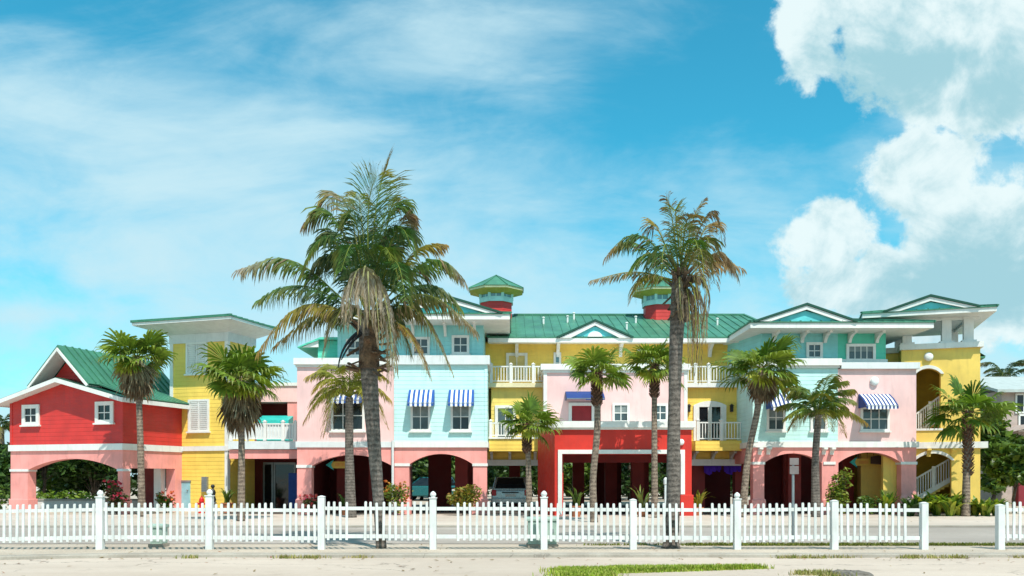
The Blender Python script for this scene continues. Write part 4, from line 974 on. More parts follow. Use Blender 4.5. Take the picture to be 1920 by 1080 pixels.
# ================================================================== PALMS
def lerp3(a, b, t): return tuple(a[i]+(b[i]-a[i])*t for i in range(3))
G1 = (.055, .14, .035); G2 = (.11, .22, .04); GY_ = (.26, .27, .035); OR = (.36, .22, .06); BR = (.17, .105, .06); GRD = (.40, .35, .29); STRAW = (.36, .29, .19); DK = (.038, .095, .04)
def frond(mb, B, M, T, L=.7, n=58, droop=.55, c0=G1, c1=G2, c2=GY_, dry=.0, w=.03, rnd=random, rach=.022, ragged=.15, hook=.0):
    """feather frond: arched rachis with two rows of hanging leaflets"""
    B, M, T = Vector(B), Vector(M), Vector(T); T.z += .62*hook*(T-B).length; M.z -= .25*hook*(T-B).length; C = 2*M-.5*(B+T)
    hk = hook*(T-B).length
    P = lambda t: B*(1-t)**2+C*2*t*(1-t)+T*t*t+Vector((0, 0, hk*(.55*math.sin(math.pi*min(1, t*1.05))**2-.75*max(0, (t-.62)/.38)**2)))
    D = lambda t: (P(min(1, t+.02))-P(max(0, t-.02))).normalized()
    col = lambda t: lerp3(c0, c1, min(1, t*1.6)) if t < .62 else lerp3(c1, c2, min(1, (t-.62)/.38*1.2))
    pts = [P(i/12) for i in range(13)]
    mb.tube(pts, [rach*(1-.8*i/12) for i in range(13)], 5, 0, True, lerp3(GY_ if dry < .5 else STRAW, c1, .3))
    down = Vector((0, 0, -1)); Z = Vector((0, 0, 1))
    for i in range(n):
        t = .13+.87*(i+rnd.random()*.6)/n
        p = P(t); d = D(t)
        side = d.cross(Z)
        if side.length < .25: side = d.cross(Vector((.3, .9, .1)))
        side.normalize(); up = side.cross(d)
        Lt = L*(math.sin(math.pi*min(1, .12+.80*t)))**.55*rnd.uniform(.75, 1.12)
        for s in (-1, 1):
            if rnd.random() < ragged*(.4+t): continue
            g = droop*(.75+.55*rnd.random())
            vz = max(0.0, d.z)**1.5; d1 = (side*s*rnd.uniform(.55, .85)*(1-.30*vz)+d*(rnd.uniform(.45, .7)+.42*vz)+up*.18+down*g*.5).normalized()
            d2 = (d1+down*g*1.25*(1-.3*vz)+d*.12).normalized(); d3 = (d2+down*g*1.0).normalized()
            wv = d1.cross(up if s > 0 else -up); wv = wv.normalized()*w*rnd.uniform(.8, 1.2) if wv.length > .01 else side*w
            wv = (d*.75+wv.normalized()*.35).normalized()*w*rnd.uniform(.8, 1.2)
            a = p; b = p+d1*Lt*.38; c = b+d2*Lt*.36; e = c+d3*Lt*.28
            cc = lerp3(col(t), (col(t)[0]*.55, col(t)[1]*.6, col(t)[2]*.6), rnd.random()*.7)
            if dry and rnd.random() < dry: cc = lerp3(STRAW, BR, rnd.random())
            tip = lerp3(cc, BR if rnd.random() < .5 else OR, .45*t)
            mb.add([a-wv*.35, a+wv*.35, b-wv*.5, b+wv*.5, c-wv*.38, c+wv*.38, e], [(0,1,3,2),(2,3,5,4),(4,5,6)], 0, [cc,cc,cc,cc,tip,tip,tip])
def coconut_trunk(root, path, rads, Y, m, base_flare=1.35):
    pts = []; rs = []
    P = [Vector((WX(x, Y)-root.location.x, 0, WZ(y, Y))) for x, y in path]
    P[0].z = 0.0
    n = 44
    for i in range(n+1):
        t = i/n*(len(P)-1); k = min(int(t), len(P)-2); f = t-k
        p0, p1, p2, p3 = P[max(k-1,0)], P[k], P[k+1], P[min(k+2,len(P)-1)]
        q = .5*((2*p1)+(p2-p0)*f+(2*p0-5*p1+4*p2-p3)*f*f+(3*p1-p0-3*p2+p3)*f**3)
        r = rads[k]+(rads[k+1]-rads[k])*f
        pts.append(q); rs.append(r*(1+.012*(-1)**i)*Y/F)
    mb = MB(); mb.tube(pts, rs, 14); return mb.build('trunk', m, root, smooth=True), pts[-1]

def big_coconut():
    Y = 19.35; root = empty('coconut_palm', (WX(712, Y), Y, 0), 'tallest coconut palm with full green crown and a grey dead frond hanging in front', 'palm tree', 'palm trees along the street')
    _, top = coconut_trunk(root, [(715, 1030), (713, 1000), (709, 930), (702, 840), (695, 740), (690, 660), (692, 600)], [10.5, 9.5, 10.5, 12.5, 15, 17, 18.5], Y, TRUNK)
    rnd = random.Random(11); o = root.location
    def pt(x, y, dy=0): return Vector((WX(x, Y+dy)-o.x, dy, WZ(y, Y+dy)))
    H = (690, 585)
    specs = [ # base dx, mid, tip, depth at mid, depth at tip, L, droop, palette, dry
        ((693, 560), (704, 415), (728, 296), .1, .2, .78, .35, (G1, (.13,.19,.03), (.30,.17,.05)), .05),
        ((697, 560), (690, 420), (707, 322), -.4, -.6, .72, .45, (G1, G2, GY_), .0),
        ((685, 565), (630, 420), (572, 415), .1, .1, .62, .85, (G1, G2, BR), .12),
        ((684, 570), (622, 460), (566, 500), -.6, -.9, .60, .9, (DK, G1, G2), .05),
        ((688, 565), (650, 405), (598, 382), .6, 1.0, .55, .7, (G1, (.16,.17,.04), OR), .25),
        ((700, 562), (735, 410), (782, 420), .2, .3, .60, .8, (G1, G2, BR), .15),
        ((702, 565), (742, 440), (772, 470), -.5, -.8, .60, .9, (DK, G1, G2), .0),
        ((705, 575), (770, 490), (830, 455), .1, .2, .50, .55, (GY_, (.30,.27,.04), OR), .1),
        ((706, 580), (800, 498), (868, 520), -.2, -.4, .62, .8, (G1, G2, GRD), .15),
        ((706, 585), (790, 540), (862, 575), .7, 1.1, .60, .8, (DK, G1, G2), .0),
        ((704, 595), (790, 565), (890, 612), -.5, -.9, .58, .85, (DK, (.12,.14,.04), STRAW), .2),
        ((703, 600), (775, 590), (845, 692), -.4, -.8, .52, .9, (DK, (.16,.15,.05), STRAW), .35),
        ((700, 605), (752, 620), (803, 700), -.9, -1.4, .46, .9, ((.30,.20,.04), OR, STRAW), .55),
        ((680, 585), (560, 512), (452, 495), -.1, .1, .62, .85, (G1, (.10,.18,.03), GRD), .12),
        ((680, 590), (575, 545), (485, 560), .8, 1.3, .58, .85, (DK, G1, G2), .05),
        ((680, 598), (575, 580), (486, 655), -.3, -.5, .62, .85, ((.20,.18,.035), (.32,.26,.05), OR), .25),
        ((684, 600), (610, 600), (520, 640), .7, 1.2, .55, .9, (DK, (.16,.16,.04), OR), .2),
        ((690, 590), (668, 480), (640, 500), -1.3, -2.1, .60, .8, (DK, G1, G2), .0),
        ((695, 590), (735, 500), (760, 560), -1.3, -2.2, .60, .8, (DK, G1, G2), .0),
        ((690, 585), (700, 470), (690, 440), 1.2, 2.0, .60, .6, (DK, DK, G1), .0),
        ((688, 585), (640, 500), (600, 540), 1.3, 2.1, .60, .8, (DK, DK, G1), .0),
        ((698, 585), (760, 500), (800, 550), 1.3, 2.1, .60, .8, (DK, DK, G1), .0),
        ((690, 600), (650, 580), (610, 650), -.9, -1.3, .55, .9, (DK, (.12,.13,.04), STRAW), .3),
        ((700, 600), (730, 590), (770, 660), .6, .9, .55, .9, (DK, DK, G1), .1),
        ((695, 605), (720, 600), (735, 680), -1.0, -1.3, .5, .95, (DK, (.13,.12,.05), STRAW), .4),
        ((688, 590), (625, 490), (560, 560), -.2, -.2, .55, .9, (DK, DK, G1), .0),
        ((692, 580), (715, 480), (740, 500), -.8, -1.1, .55, .8, (G1, (.12,.2,.03), GY_), .0),
        ((690, 575), (672, 450), (650, 400), -.2, -.3, .55, .7, (DK, G1, G2), .0),
        ((695, 572), (712, 455), (735, 372), .3, .5, .55, .6, (G1, G2, GY_), .05),
        ((693, 572), (680, 440), (672, 362), .4, .7, .5, .6, (DK, G1, GY_), .05),
        ((697, 575), (730, 470), (765, 400), -.4, -.6, .55, .7, (DK, G1, BR), .05),
        ((686, 575), (645, 470), (612, 430), .4, .7, .55, .8, (DK, G1, G2), .05),
    ]
    for (B, M, T, dm, dt, L, dr, pal, dry) in specs:
        mb = MB(); frond(mb, pt(*B), pt(*M, dm), pt(*T, dt), L*1.22, 82, dr, *pal, dry=dry*.6, rnd=rnd, w=.043, ragged=.12, hook=rnd.uniform(.10, .26)); mb.build('frond', LEAF, root)
    for (B, M, T, dm, dt, L) in [((690, 560), (672, 505), (652, 590), -1.5, -2.0, .50), ((692, 560), (684, 500), (676, 610), -1.6, -2.15, .55), ((694, 565), (700, 515), (712, 640), -1.5, -2.0, .5), ((696, 570), (716, 540), (742, 700), -1.2, -1.6, .46), ((690, 570), (660, 530), (648, 610), -1.3, -1.7, .45),
            ((700, 590), (728, 580), (728, 720), -.9, -1.2, .42), ((696, 565), (690, 510), (694, 600), -1.8, -2.3, .5)]:
        mb = MB(); frond(mb, pt(*B), pt(*M, dm), pt(*T, dt), L, 80, 1.5, (.52,.48,.42), (.48,.43,.37), (.42,.34,.25), .12, .045, rnd, .03, .05); mb.build('dead_frond', DRYLEAF, root)
    mb = MB()                                                  # curled spathes and old leaf bases under the crown
    for (B, M, T, dm) in [((678, 620), (640, 640), (634, 690), -.2), ((682, 622), (655, 640), (640, 675), -.4)]:
        A, C_, E = pt(*B, -.1), pt(*M, dm), pt(*T, dm); mb.tube([A.lerp(C_, t).lerp(C_.lerp(E, t), t) for t in [i/8 for i in range(9)]], [.05, .045, .04, .035, .03, .025, .022, .018, .01], 6)
    mb.build('spathe', BLACKM, root)
    mb = MB()
    mb.tube([(top.x, 0, top.z-1.1), (top.x, 0, top.z+.2)], [.24, .20], 10)
    for i in range(46):
        a = rnd.uniform(0, 6.28); h = rnd.uniform(-1.0, .35); r = .24; b = Vector((top.x+r*math.cos(a), r*math.sin(a), top.z+h-.2)); e = b+Vector((math.cos(a)*.28, math.sin(a)*.28, .12+.3*rnd.random()-.3*(h < -.3)))
        mb.bar(b, e, .09, .03)
    mb.build('leaf_bases', trunk_mat('leaf_base_fibre', (.06,.035,.02,1), (.22,.13,.07,1), 20), root)
big_coconut()

def second_coconut():
    Y = 19.35; root = empty('coconut_palm', (WX(1258, Y), Y, 0), 'tall windblown coconut palm with a ragged brown crown and dead fronds down its trunk', 'palm tree', 'palm trees along the street')
    _, top = coconut_trunk(root, [(1258, 1030), (1259, 1008), (1262, 940), (1263, 840), (1265, 740), (1268, 640), (1273, 560), (1276, 520)], [19, 13.5, 13, 12.5, 11.5, 13, 15, 16], Y, TRUNK)
    rnd = random.Random(5); o = root.location
    def pt(x, y, dy=0): return Vector((WX(x, Y+dy)-o.x, dy, WZ(y, Y+dy)))
    specs = [
        ((1272, 500), (1262, 430), (1250, 362), 0, 0, .30, .55, (GY_, (.28,.2,.05), BR), .45),
        ((1278, 500), (1268, 420), (1266, 388), -.2, -.3, .34, .3, ((.2,.25,.03), GY_, (.25,.3,.03)), .05),
        ((1280, 500), (1298, 430), (1318, 368), .1, .2, .26, .5, ((.2,.18,.04), OR, BR), .5),
        ((1282, 505), (1330, 405), (1355, 462), -.1, -.2, .30, .8, (BR, BR, (.10,.05,.04)), .55),
        ((1284, 515), (1320, 440), (1345, 420), .3, .5, .42, .8, ((.16,.14,.04), OR, STRAW), .45),
        ((1284, 515), (1320, 450), (1330, 480), -.5, -.8, .45, .9, (G1, (.14,.15,.04), STRAW), .35),
        ((1286, 525), (1345, 480), (1384, 520), -.2, -.3, .45, .95, ((.2,.13,.04), BR, STRAW), .6),
        ((1284, 525), (1340, 500), (1392, 500), .4, .6, .40, .9, ((.2,.13,.04), OR, STRAW), .6),
        ((1268, 515), (1200, 448), (1134, 482), -.1, -.1, .46, .75, (G1, G1, (.25,.14,.06)), .15),
        ((1268, 520), (1200, 470), (1150, 460), .4, .6, .40, .8, (G1, G2, OR), .2),
        ((1266, 525), (1195, 515), (1108, 524), -.4, -.6, .30, .7, (DK, (.16,.17,.06), GRD), .5),
        ((1264, 530), (1215, 520), (1188, 555), -.2, -.4, .45, .7, ((.2,.2,.03), GY_, OR), .1),
        ((1270, 510), (1235, 440), (1222, 425), .2, .3, .42, .6, (GY_, (.35,.25,.05), BR), .2),
        ((1272, 515), (1225, 480), (1190, 500), -.7, -1.2, .5, .9, (DK, G1, G2), .05),
        ((1274, 520), (1250, 470), (1240, 520), -1.2, -1.9, .5, .8, (DK, G1, G2), .1),
        ((1282, 520), (1310, 470), (1320, 540), -1.1, -1.7, .5, .9, (G1, (.15,.16,.04), STRAW), .3),
        ((1276, 510), (1278, 440), (1284, 420), 1.0, 1.8, .5, .6, (DK, G1, G1), .0),
        ((1272, 515), (1240, 480), (1215, 520), 1.0, 1.6, .5, .8, (DK, DK, G1), .0),
        ((1280, 515), (1315, 480), (1340, 530), 1.0, 1.7, .5, .8, (DK, DK, BR), .2),
        ((1278, 505), (1285, 430), (1300, 400), -.5, -.8, .40, .6, (G1, (.2,.2,.04), OR), .3),
        ((1280, 510), (1300, 455), (1312, 500), -.8, -1.2, .42, .9, ((.10,.16,.03), G2, GY_), .1),
    ]
    for (B, M, T, dm, dt, L, dr, pal, dry) in specs:
        mb = MB(); frond(mb, pt(*B), pt(*M, dm), pt(*T, dt), L*1.2, 60, dr, *pal, dry=dry*.7, rnd=rnd, w=.037, ragged=.25, hook=rnd.uniform(.08, .25)); mb.build('frond', LEAF, root)
    hang = [((1284, 530), (1306, 540), (1312, 715), -.25, -.3), ((1284, 530), (1302, 550), (1303, 640), -.5, -.55), ((1286, 535), (1316, 560), (1320, 640), .0, .0), ((1284, 540), (1292, 570), (1294, 680), -.45, -.45),
            ((1284, 540), (1302, 580), (1300, 700), .2, .2), ((1275, 520), (1274, 535), (1278, 600), -.5, -.5), ((1284, 525), (1322, 530), (1318, 610), -.3, -.4)]
    for i, (B, M, T, dm, dt) in enumerate(hang):
        mb = MB(); pal = [((.30,.26,.21), (.26,.21,.16), BR), ((.16,.11,.08), (.14,.09,.06), BR), ((.42,.38,.33), (.38,.33,.28), STRAW)][i % 3]
        frond(mb, pt(*B), pt(*M, dm), pt(*T, dt), .30, 70, 1.7, *pal, dry=.4, w=.038, rnd=rnd, rach=.028, ragged=.1); mb.build('dead_frond', DRYLEAF, root)
    mb = MB()
    mb.tube([(top.x, 0, top.z-1.0), (top.x, 0, top.z+.2)], [.20, .16], 10)
    for i in range(40):
        a = rnd.uniform(0, 6.28); h = rnd.uniform(-.9, .3); r = .18; b = Vector((top.x+r*math.cos(a), r*math.sin(a), top.z+h)); mb.bar(b, b+Vector((math.cos(a)*.22, math.sin(a)*.22, .2-.4*(h < -.3))), .08, .03)
    mb.build('leaf_bases', trunk_mat('leaf_base_fibre_b', (.05,.035,.025,1), (.20,.14,.09,1), 20), root)
second_coconut()

def fan_leaf(mb, C, d, pet, rad, rnd, c0, c1, ctip, droop=.25, spread=125, nseg=22):
    d = d.normalized(); Z = Vector((0,0,1)); side = d.cross(Z)
    if side.length < .2: side = Vector((rnd.uniform(-1,1), rnd.uniform(-1,1), 0))
    side.normalize(); tilt = rnd.uniform(-.5, .5); up = side.cross(d); side = (side*math.cos(tilt)+up*math.sin(tilt)).normalized(); nrm = side.cross(d)
    h = C+d*pet+Vector((0,0,-pet*.12)); mb.bar(C, h, .035, .02); mb.c += [lerp3(c0, GY_, .5)]*8
    for i in range(nseg):
        a = R(-spread+2*spread*i/(nseg-1)+rnd.uniform(-3, 3)); L = rad*(.62+.38*math.cos(a*.62))*rnd.uniform(.85, 1.08)
        dr = (d*math.cos(a)+side*math.sin(a)).normalized(); wv = nrm.cross(dr).normalized(); w = rad*.062
        m_ = h+dr*L*.55+nrm*rnd.uniform(-.02, .02); e1 = m_+(dr+Vector((0,0,-droop))).normalized()*L*.28; e2 = e1+(dr+Vector((0,0,-droop*4))).normalized()*L*.2
        k = rnd.uniform(.7, 1.1); cc = tuple(x*k for x in lerp3(c0, c1, rnd.random()))
        mb.add([h, m_-wv*w+nrm*.02, m_+wv*w-nrm*.015, e1-wv*w*.5, e1+wv*w*.5, e2], [(0,2,1),(1,2,4,3),(3,4,5)], 0, [cc,cc,cc,cc,cc,lerp3(cc, ctip, .6)])
FG0 = (.085, .165, .022); FG1 = (.24, .31, .04); FYL = (.42, .46, .06)
def fan_palm(label, base, crown, Y, rad_px, tw, skirt=0, nleaf=34, seed=1, mids=(), yellow=2, low=-.35, c0=FG0, c1=FG1, boots=False):
    rnd = random.Random(seed); root = empty('fan_palm', (WX(base[0], Y), Y, 0), label, 'palm tree', 'palm trees along the street')
    path = [base]+list(mids)+[crown]
    n = len(path); rads = [tw*1.25]+[tw]*(n-2)+[tw*.85]
    _, top = coconut_trunk(root, path, rads, Y, TRUNK2)
    Rm = rad_px*Y/F
    C = top.copy()
    mb = MB(); mb.c = []
    nleaf = int(nleaf*.74)
    for i in range(nleaf):
        f = (i+.5)/nleaf; el = math.asin(max(-1, min(1, .97-(.97-low)*f)))+rnd.uniform(-.2, .2); az = i*2.39996+rnd.uniform(-.45, .45)
        d = Vector((math.cos(az)*math.cos(el), math.sin(az)*math.cos(el), math.sin(el)))
        k = Rm*(1.0 if el < .9 else .86)*rnd.uniform(.68, 1.25); tone = rnd.random()
        fan_leaf(mb, C+Vector((0,0,-.10*(1-f))), d, k*rnd.uniform(.40, .58), k*.60, rnd, lerp3(c0, c1, tone*.6), lerp3(c0, c1, .3+.7*tone), GY_ if f < .7 else OR, rnd.uniform(.12, .3)+.4*f, rnd.uniform(95, 120), 18)
    for i in range(yellow):
        az = -1.57+rnd.uniform(-1.2, 1.2); d = Vector((math.cos(az)*.7, math.sin(az)*.7, -.5)); fan_leaf(mb, C, d, Rm*.35, Rm*.5, rnd, FYL, (.40,.42,.05), OR, .4)
    mb.build('crown', LEAF, root)
    if skirt:
        mb = MB(); mb.c = []; Ls = skirt*Y/F
        for i in range(40):
            az = i*2.39996; h = rnd.random(); out = rnd.uniform(.15, 1.15)*(1-.45*h)
            d = Vector((math.cos(az)*out, math.sin(az)*out, -1.0)); c = lerp3((.40,.32,.19), (.19,.12,.07), min(1, h*.8+rnd.random()*.4))
            fan_leaf(mb, C+Vector((0,0,-Ls*h*.5)), d, Rm*.22*(1.1-.5*h), Ls*rnd.uniform(.42, .6), rnd, c, lerp3(c, (.15,.09,.05), .4), (.12,.07,.04), .9, 70, 14)
        for i in range(30):                                   # old flower stalks
            az = rnd.uniform(0, 6.28); st = C+Vector((0,0,-.1)); e = st+Vector((math.cos(az)*.55*Rm, math.sin(az)*.55*Rm, -Ls*rnd.uniform(.1,.9)))
            mb.bar(st, e, .015, .015); mb.c += [(.45,.38,.26)]*8
        mb.build('dead_leaf_skirt', DRYLEAF, root)
    if boots:
        q = MB(); zb = C.z-rad_px*(.95 if boots != 3 else 1.6)*Y/F
        for i in range(150):
            z = zb+(C.z-zb)*i/150; az = i*2.39996; r = tw*.8*Y/F; b = Vector((top.x+math.cos(az)*r, math.sin(az)*r, z)); q.bar(b, b+Vector((math.cos(az)*.12, math.sin(az)*.12, .14)), .07, .025)
        q.build('leaf_bases', TRUNK2 if boots < 2 else trunk_mat('boot_fibre', (.05,.025,.015,1), (.20,.10,.06,1), 20), root)
    return root
fan_palm('fan palm with brown skirt of dead leaves in front of the red house corner', (266, 950), (257, 668), 34.5, 70, 5.6, 82, 34, 21, mids=((263, 820),))
fan_palm('bushy fan palm with the longest dead skirt in front of the yellow stair tower', (452, 978), (452, 706), 31.0, 80, 6.0, 100, 40, 22, mids=((453, 850),), yellow=4)
fan_palm('small bright green fan palm in front of the left yellow balconies', (992, 962), (988, 792), 34.2, 62, 5.2, 0, 30, 23, mids=((991, 880),), low=-.55, boots=2)
fan_palm('slender fan palm with pale curved trunk left of two before the red portico', (1114, 981), (1119, 696), 30.2, 70, 6.2, 0, 32, 24, mids=((1112, 900), (1120, 800)), low=-.35, boots=2)
fan_palm('slender fan palm right of two before the red portico, next to the ragged coconut palm', (1228, 966), (1227, 684), 33.6, 66, 5.6, 0, 30, 25, mids=((1227, 850),), low=-.4, boots=2)
fan_palm('leaning fan palm with short dead skirt before the turquoise block', (1392, 964), (1428, 688), 34.0, 76, 6.0, 62, 38, 26, mids=((1402, 860), (1420, 770)), yellow=3)
fan_palm('stocky fan palm with dark shaggy trunk before the yellow belvedere tower', (1811, 966), (1815, 770), 34.8, 76, 6.5, 0, 36, 27, mids=((1812, 900), (1815, 830)), low=-.5, boots=3, c0=(.06,.13,.02), c1=(.16,.26,.03))

def feather_palm(label, base, crown, Y, rad_px, tw, seed, nf=17, pal=(G1, G2, GY_), mids=(), elmax=1.35, name='young_coconut_palm', grp='palm trees along the street', m=LEAF, droopy=.5):
    rnd = random.Random(seed); root = empty(name, (WX(base[0], Y), Y, 0), label, 'palm tree', grp)
    _, top = coconut_trunk(root, [base]+list(mids)+[crown], [tw*1.4]+[tw]*(len(mids))+[tw*.9], Y, TRUNK)
    Rm = rad_px*Y/F
    for i in range(nf):
        f = i/(nf-1); el = elmax*(1-f)-.25*f; az = i*2.39996+rnd.uniform(-.25, .25); L = Rm*rnd.uniform(.9, 1.15)*(1.0-.12*f)
        h = Vector((math.cos(az), math.sin(az), 0)); B = top; M = top+h*L*.5*math.cos(el*.8)+Vector((0,0,L*.55*math.sin(max(.12, el)))); T = top+h*L*(.55+.45*math.cos(el))+Vector((0,0,L*(.95*math.sin(el)-droopy*(1-.6*math.sin(max(0,el))))))
        mb = MB(); frond(mb, B, M, T, Rm*.42, 52, .65, *(pal if f < .8 else (pal[1], GY_, OR)), dry=.05+.25*(f > .85), rnd=rnd, w=.062, rach=.03, hook=.12); mb.build('frond', m, root)
    return root
feather_palm('young yellowish coconut palm before the pink block, left of the tallest palm', (658, 968), (655, 745), 33.8, 92, 8, 31, 16, ((.16,.20,.03), (.34,.34,.05), (.50,.36,.07)), ((655, 850),), droopy=.62)
feather_palm('young green coconut palm with thin grey trunk between turquoise and pink blocks', (1530, 966), (1535, 778), 34.2, 80, 6.5, 32, 17, (G1, (.13,.22,.03), GY_), ((1529, 860),), 1.45, droopy=.25)
feather_palm('dark distant coconut palm behind the far right house', (1888, 930), (1886, 714), 62.0, 52, 5, 33, 13, (DK, DK, (.05,.09,.03)), (), 1.3, 'coconut_palm', 'distant palms')
feather_palm('dark palm rising left of the red house at the left edge', (8, 930), (2, 806), 50.0, 42, 5, 34, 11, (DK, G1, G2), (), 1.3, 'coconut_palm', 'distant palms')

# ================================================================== SHRUBS AND BACKGROUND TREES
def leaf_cloud(mb, centre, r, n, size, cols, rnd, flat=.8):
    for i in range(n):
        v = Vector((rnd.gauss(0,1), rnd.gauss(0,1), rnd.gauss(0,1))).normalized()*(rnd.random()**.4)
        p = Vector(centre)+Vector((v.x*r[0], v.y*r[1], v.z*r[2]))
        a = Vector((rnd.gauss(0,1), rnd.gauss(0,1), rnd.gauss(0,.6))).normalized(); b = a.cross(Vector((rnd.gauss(0,1), rnd.gauss(0,1), rnd.gauss(0,1)))).normalized(); s = size*rnd.uniform(.6, 1.3)
        c = rnd.choice(cols); k = rnd.uniform(.7, 1.2); c = tuple(x*k for x in c)
        mb.add([p-a*s, p-b*s*.45+a*s*.1, p+a*s, p+b*s*.45+a*s*.1], [(0,1,2,3)], 0, c)
def tree(label, x, Y, h, r, seed, cols, trunk_h=None, name='leafy_tree', cat='tree', group='trees behind the buildings', n=2600, size=.24, clumps=18):
    rnd = random.Random(seed); root = empty(name, (x, Y, 0), label, cat, group); th = trunk_h if trunk_h is not None else h*.4
    q = MB(); q.tube([(0,0,0), (rnd.uniform(-.1,.1),0,th*.5), (rnd.uniform(-.2,.2),0,th), (0,0,h*.75)], [.16*h/5, .12*h/5, .10*h/5, .03], 8)
    cs = []
    for i in range(clumps):
        a = rnd.uniform(0, 6.28); rr = r*rnd.uniform(.2, .85); z = th+(h-th)*rnd.uniform(.12, .9); c = (math.cos(a)*rr*(1.1-.5*(z-th)/(h-th)), math.sin(a)*rr, z); cs.append(c)
        q.bar((0, 0, th*.9), (c[0]*.8, c[1]*.8, c[2]), .05*h/5, .05*h/5)
    q.build('trunk', TRUNKT, root)
    mb = MB()
    for c in cs: s = r*rnd.uniform(.28, .5); leaf_cloud(mb, c, (s, s, s*.75), n//clumps, size, cols, rnd)
    mb.build('crown', BROAD, root); return root
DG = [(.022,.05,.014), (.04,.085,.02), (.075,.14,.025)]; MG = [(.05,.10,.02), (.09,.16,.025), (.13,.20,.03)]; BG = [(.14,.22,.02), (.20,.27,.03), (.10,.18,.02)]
for (lb, px, Y, h, r, s, cols) in [
        ('dark rounded tree filling the right half of the red house arch', 176, 50, 4.6, 2.5, 1, DG), ('mid green tree seen in the middle of the red house arch', 138, 53, 4.0, 2.3, 2, MG), ('small tree with slanting trunk at the left of the red house arch', 84, 49, 3.9, 1.9, 3, DG),
        ('wide low tree filling the back of the red house arch', 118, 56, 4.4, 3.0, 21, MG), ('second dark tree behind the right pier of the red house', 225, 54, 4.6, 2.6, 22, DG), ('leafy tree left of the red house at the photo edge', 2, 47, 3.8, 1.8, 4, DG), ('tall dark tree behind the red house gap beside the yellow tower', 300, 52, 4.4, 2.2, 5, DG), ('dark tree seen deep through the mint arch, left side', 790, 60, 4.6, 2.6, 6, DG),
        ('bright tree seen deep through the mint arch', 825, 66, 4.4, 2.4, 7, MG), ('dark tree seen behind the silver car', 950, 60, 4.6, 2.8, 8, DG), ('tree seen through the left of the red portico', 1090, 62, 4.6, 2.8, 9, MG), ('dark tree seen through the right of the red portico', 1180, 60, 4.6, 2.8, 10, DG),
        ('dark tree seen at the far right inside the portico', 1245, 63, 4.5, 2.6, 11, DG), ('dense green tree right of the yellow belvedere tower', 1862, 47, 5.2, 1.9, 12, MG), ('light green tree with thin pale trunk at the right edge', 1902, 38, 3.1, 1.25, 13, MG)]:
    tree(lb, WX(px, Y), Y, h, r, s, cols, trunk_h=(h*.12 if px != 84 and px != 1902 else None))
def hedge(label, px0, px1, Y, h, seed, cols):
    rnd = random.Random(seed); x0, x1 = WX(px0, Y), WX(px1, Y); mb = MB(); root = empty('hedge', ((x0+x1)/2, Y, 0), label, 'hedge', 'hedges behind the buildings')
    L = x1-x0
    for i in range(int(L/.5)): leaf_cloud(mb, (-L/2+.25+i*.5, 0, h*.5), (.5, .5, h*.55*rnd.uniform(.8, 1.15)), (200 if Y > 60 else 130), (.30 if Y > 60 else .13), cols, rnd)
    mb.build('foliage', BROAD, root)
    q = MB()
    for i in range(int(L/.8)): q.bar((-L/2+.4+i*.8, 0, 0), (-L/2+.4+i*.8, 0, h*.7), .05, .05)
    q.build('stem', TRUNKT, root)
hedge('bright green low hedge behind the red house arch', 52, 190, 46.0, .85, 3, BG)
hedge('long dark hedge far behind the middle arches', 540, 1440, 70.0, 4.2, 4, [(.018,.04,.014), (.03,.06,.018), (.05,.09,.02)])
hedge('low green shrubs left of the red house pier', -40, 18, 42.0, 1.3, 5, MG)

def blade_plant(name, label, px, Y, h, n, seed, cols, cat='plant', group=None, w=.09, spread=.8, base_z=0.0, pot=False, broad=False):
    rnd = random.Random(seed); root = empty(name, (WX(px, Y), Y, 0), label, cat, group); mb = MB()
    for i in range(n):
        az = i*2.39996+rnd.uniform(-.3,.3); L = h*rnd.uniform(.75, 1.2); out = spread*rnd.uniform(.35, 1.0); c = rnd.choice(cols); k = rnd.uniform(.75, 1.15); c = tuple(x*k for x in c)
        hd = Vector((math.cos(az), math.sin(az), 0)); sd = Vector((-math.sin(az), math.cos(az), 0)); b0 = Vector((rnd.uniform(-.1,.1), rnd.uniform(-.1,.1), base_z)); pts = []
        for j in range(6):
            t = j/5; p = b0+hd*out*L*t*(.5+.5*t)+Vector((0,0,L*(t-.42*out*t*t*t*1.4))); ww = w*(math.sin(math.pi*(.15+.85*t))**.8 if broad else (1-t)**.6)*.5+.004; pts += [p-sd*ww, p+sd*ww]
        mb.add(pts, [(2*j, 2*j+1, 2*j+3, 2*j+2) for j in range(5)], 0, c)
    mb.build('foliage', BROAD, root)
    q = MB(); q.tube([(0,0,0), (0,0,base_z+h*.25)], [.05, .03], 6); q.build('stem', TRUNKT, root)
    if pot:
        q = MB(); q.lathe([(.16, .0), (.24, base_z-.04), (.27, base_z-.04), (.27, base_z), (.22, base_z)], 0, 0, 16); q.build('pot', TERRA, root)
    return root
# clump of glossy plants before the belvedere tower
PG = 'broad-leaved plants at the foot of the yellow belvedere tower'
CR = [(.24,.33,.03), (.14,.24,.03), (.40,.42,.05), (.07,.14,.02)]
for i, (px, h, lb) in enumerate([(1706, .95, 'dark strap-leaved plant beside the last salmon pier'), (1730, 1.15, 'glossy broad-leaved plant under the outdoor stair, left end of the bed'), (1756, 1.2, 'yellow-green broad-leaved plant under the middle of the outdoor stair'), (1782, 1.25, 'tall glossy plant under the top of the outdoor stair'),
        (1797, 1.05, 'broad-leaved plant close to the left of the shaggy palm trunk'), (1828, .95, 'lime green plant close to the right of the shaggy palm trunk'), (1848, .9, 'lime broad-leaved plant right of the tower corner'), (1868, .95, 'last lime plant of the bed beside the fence gap')]):
    blade_plant('broad_leaved_plant', lb, px, 34.9+.25*(i % 3), h, 44, 40+i, CR if i else DG, 'plant', PG, .17, .95, broad=True)
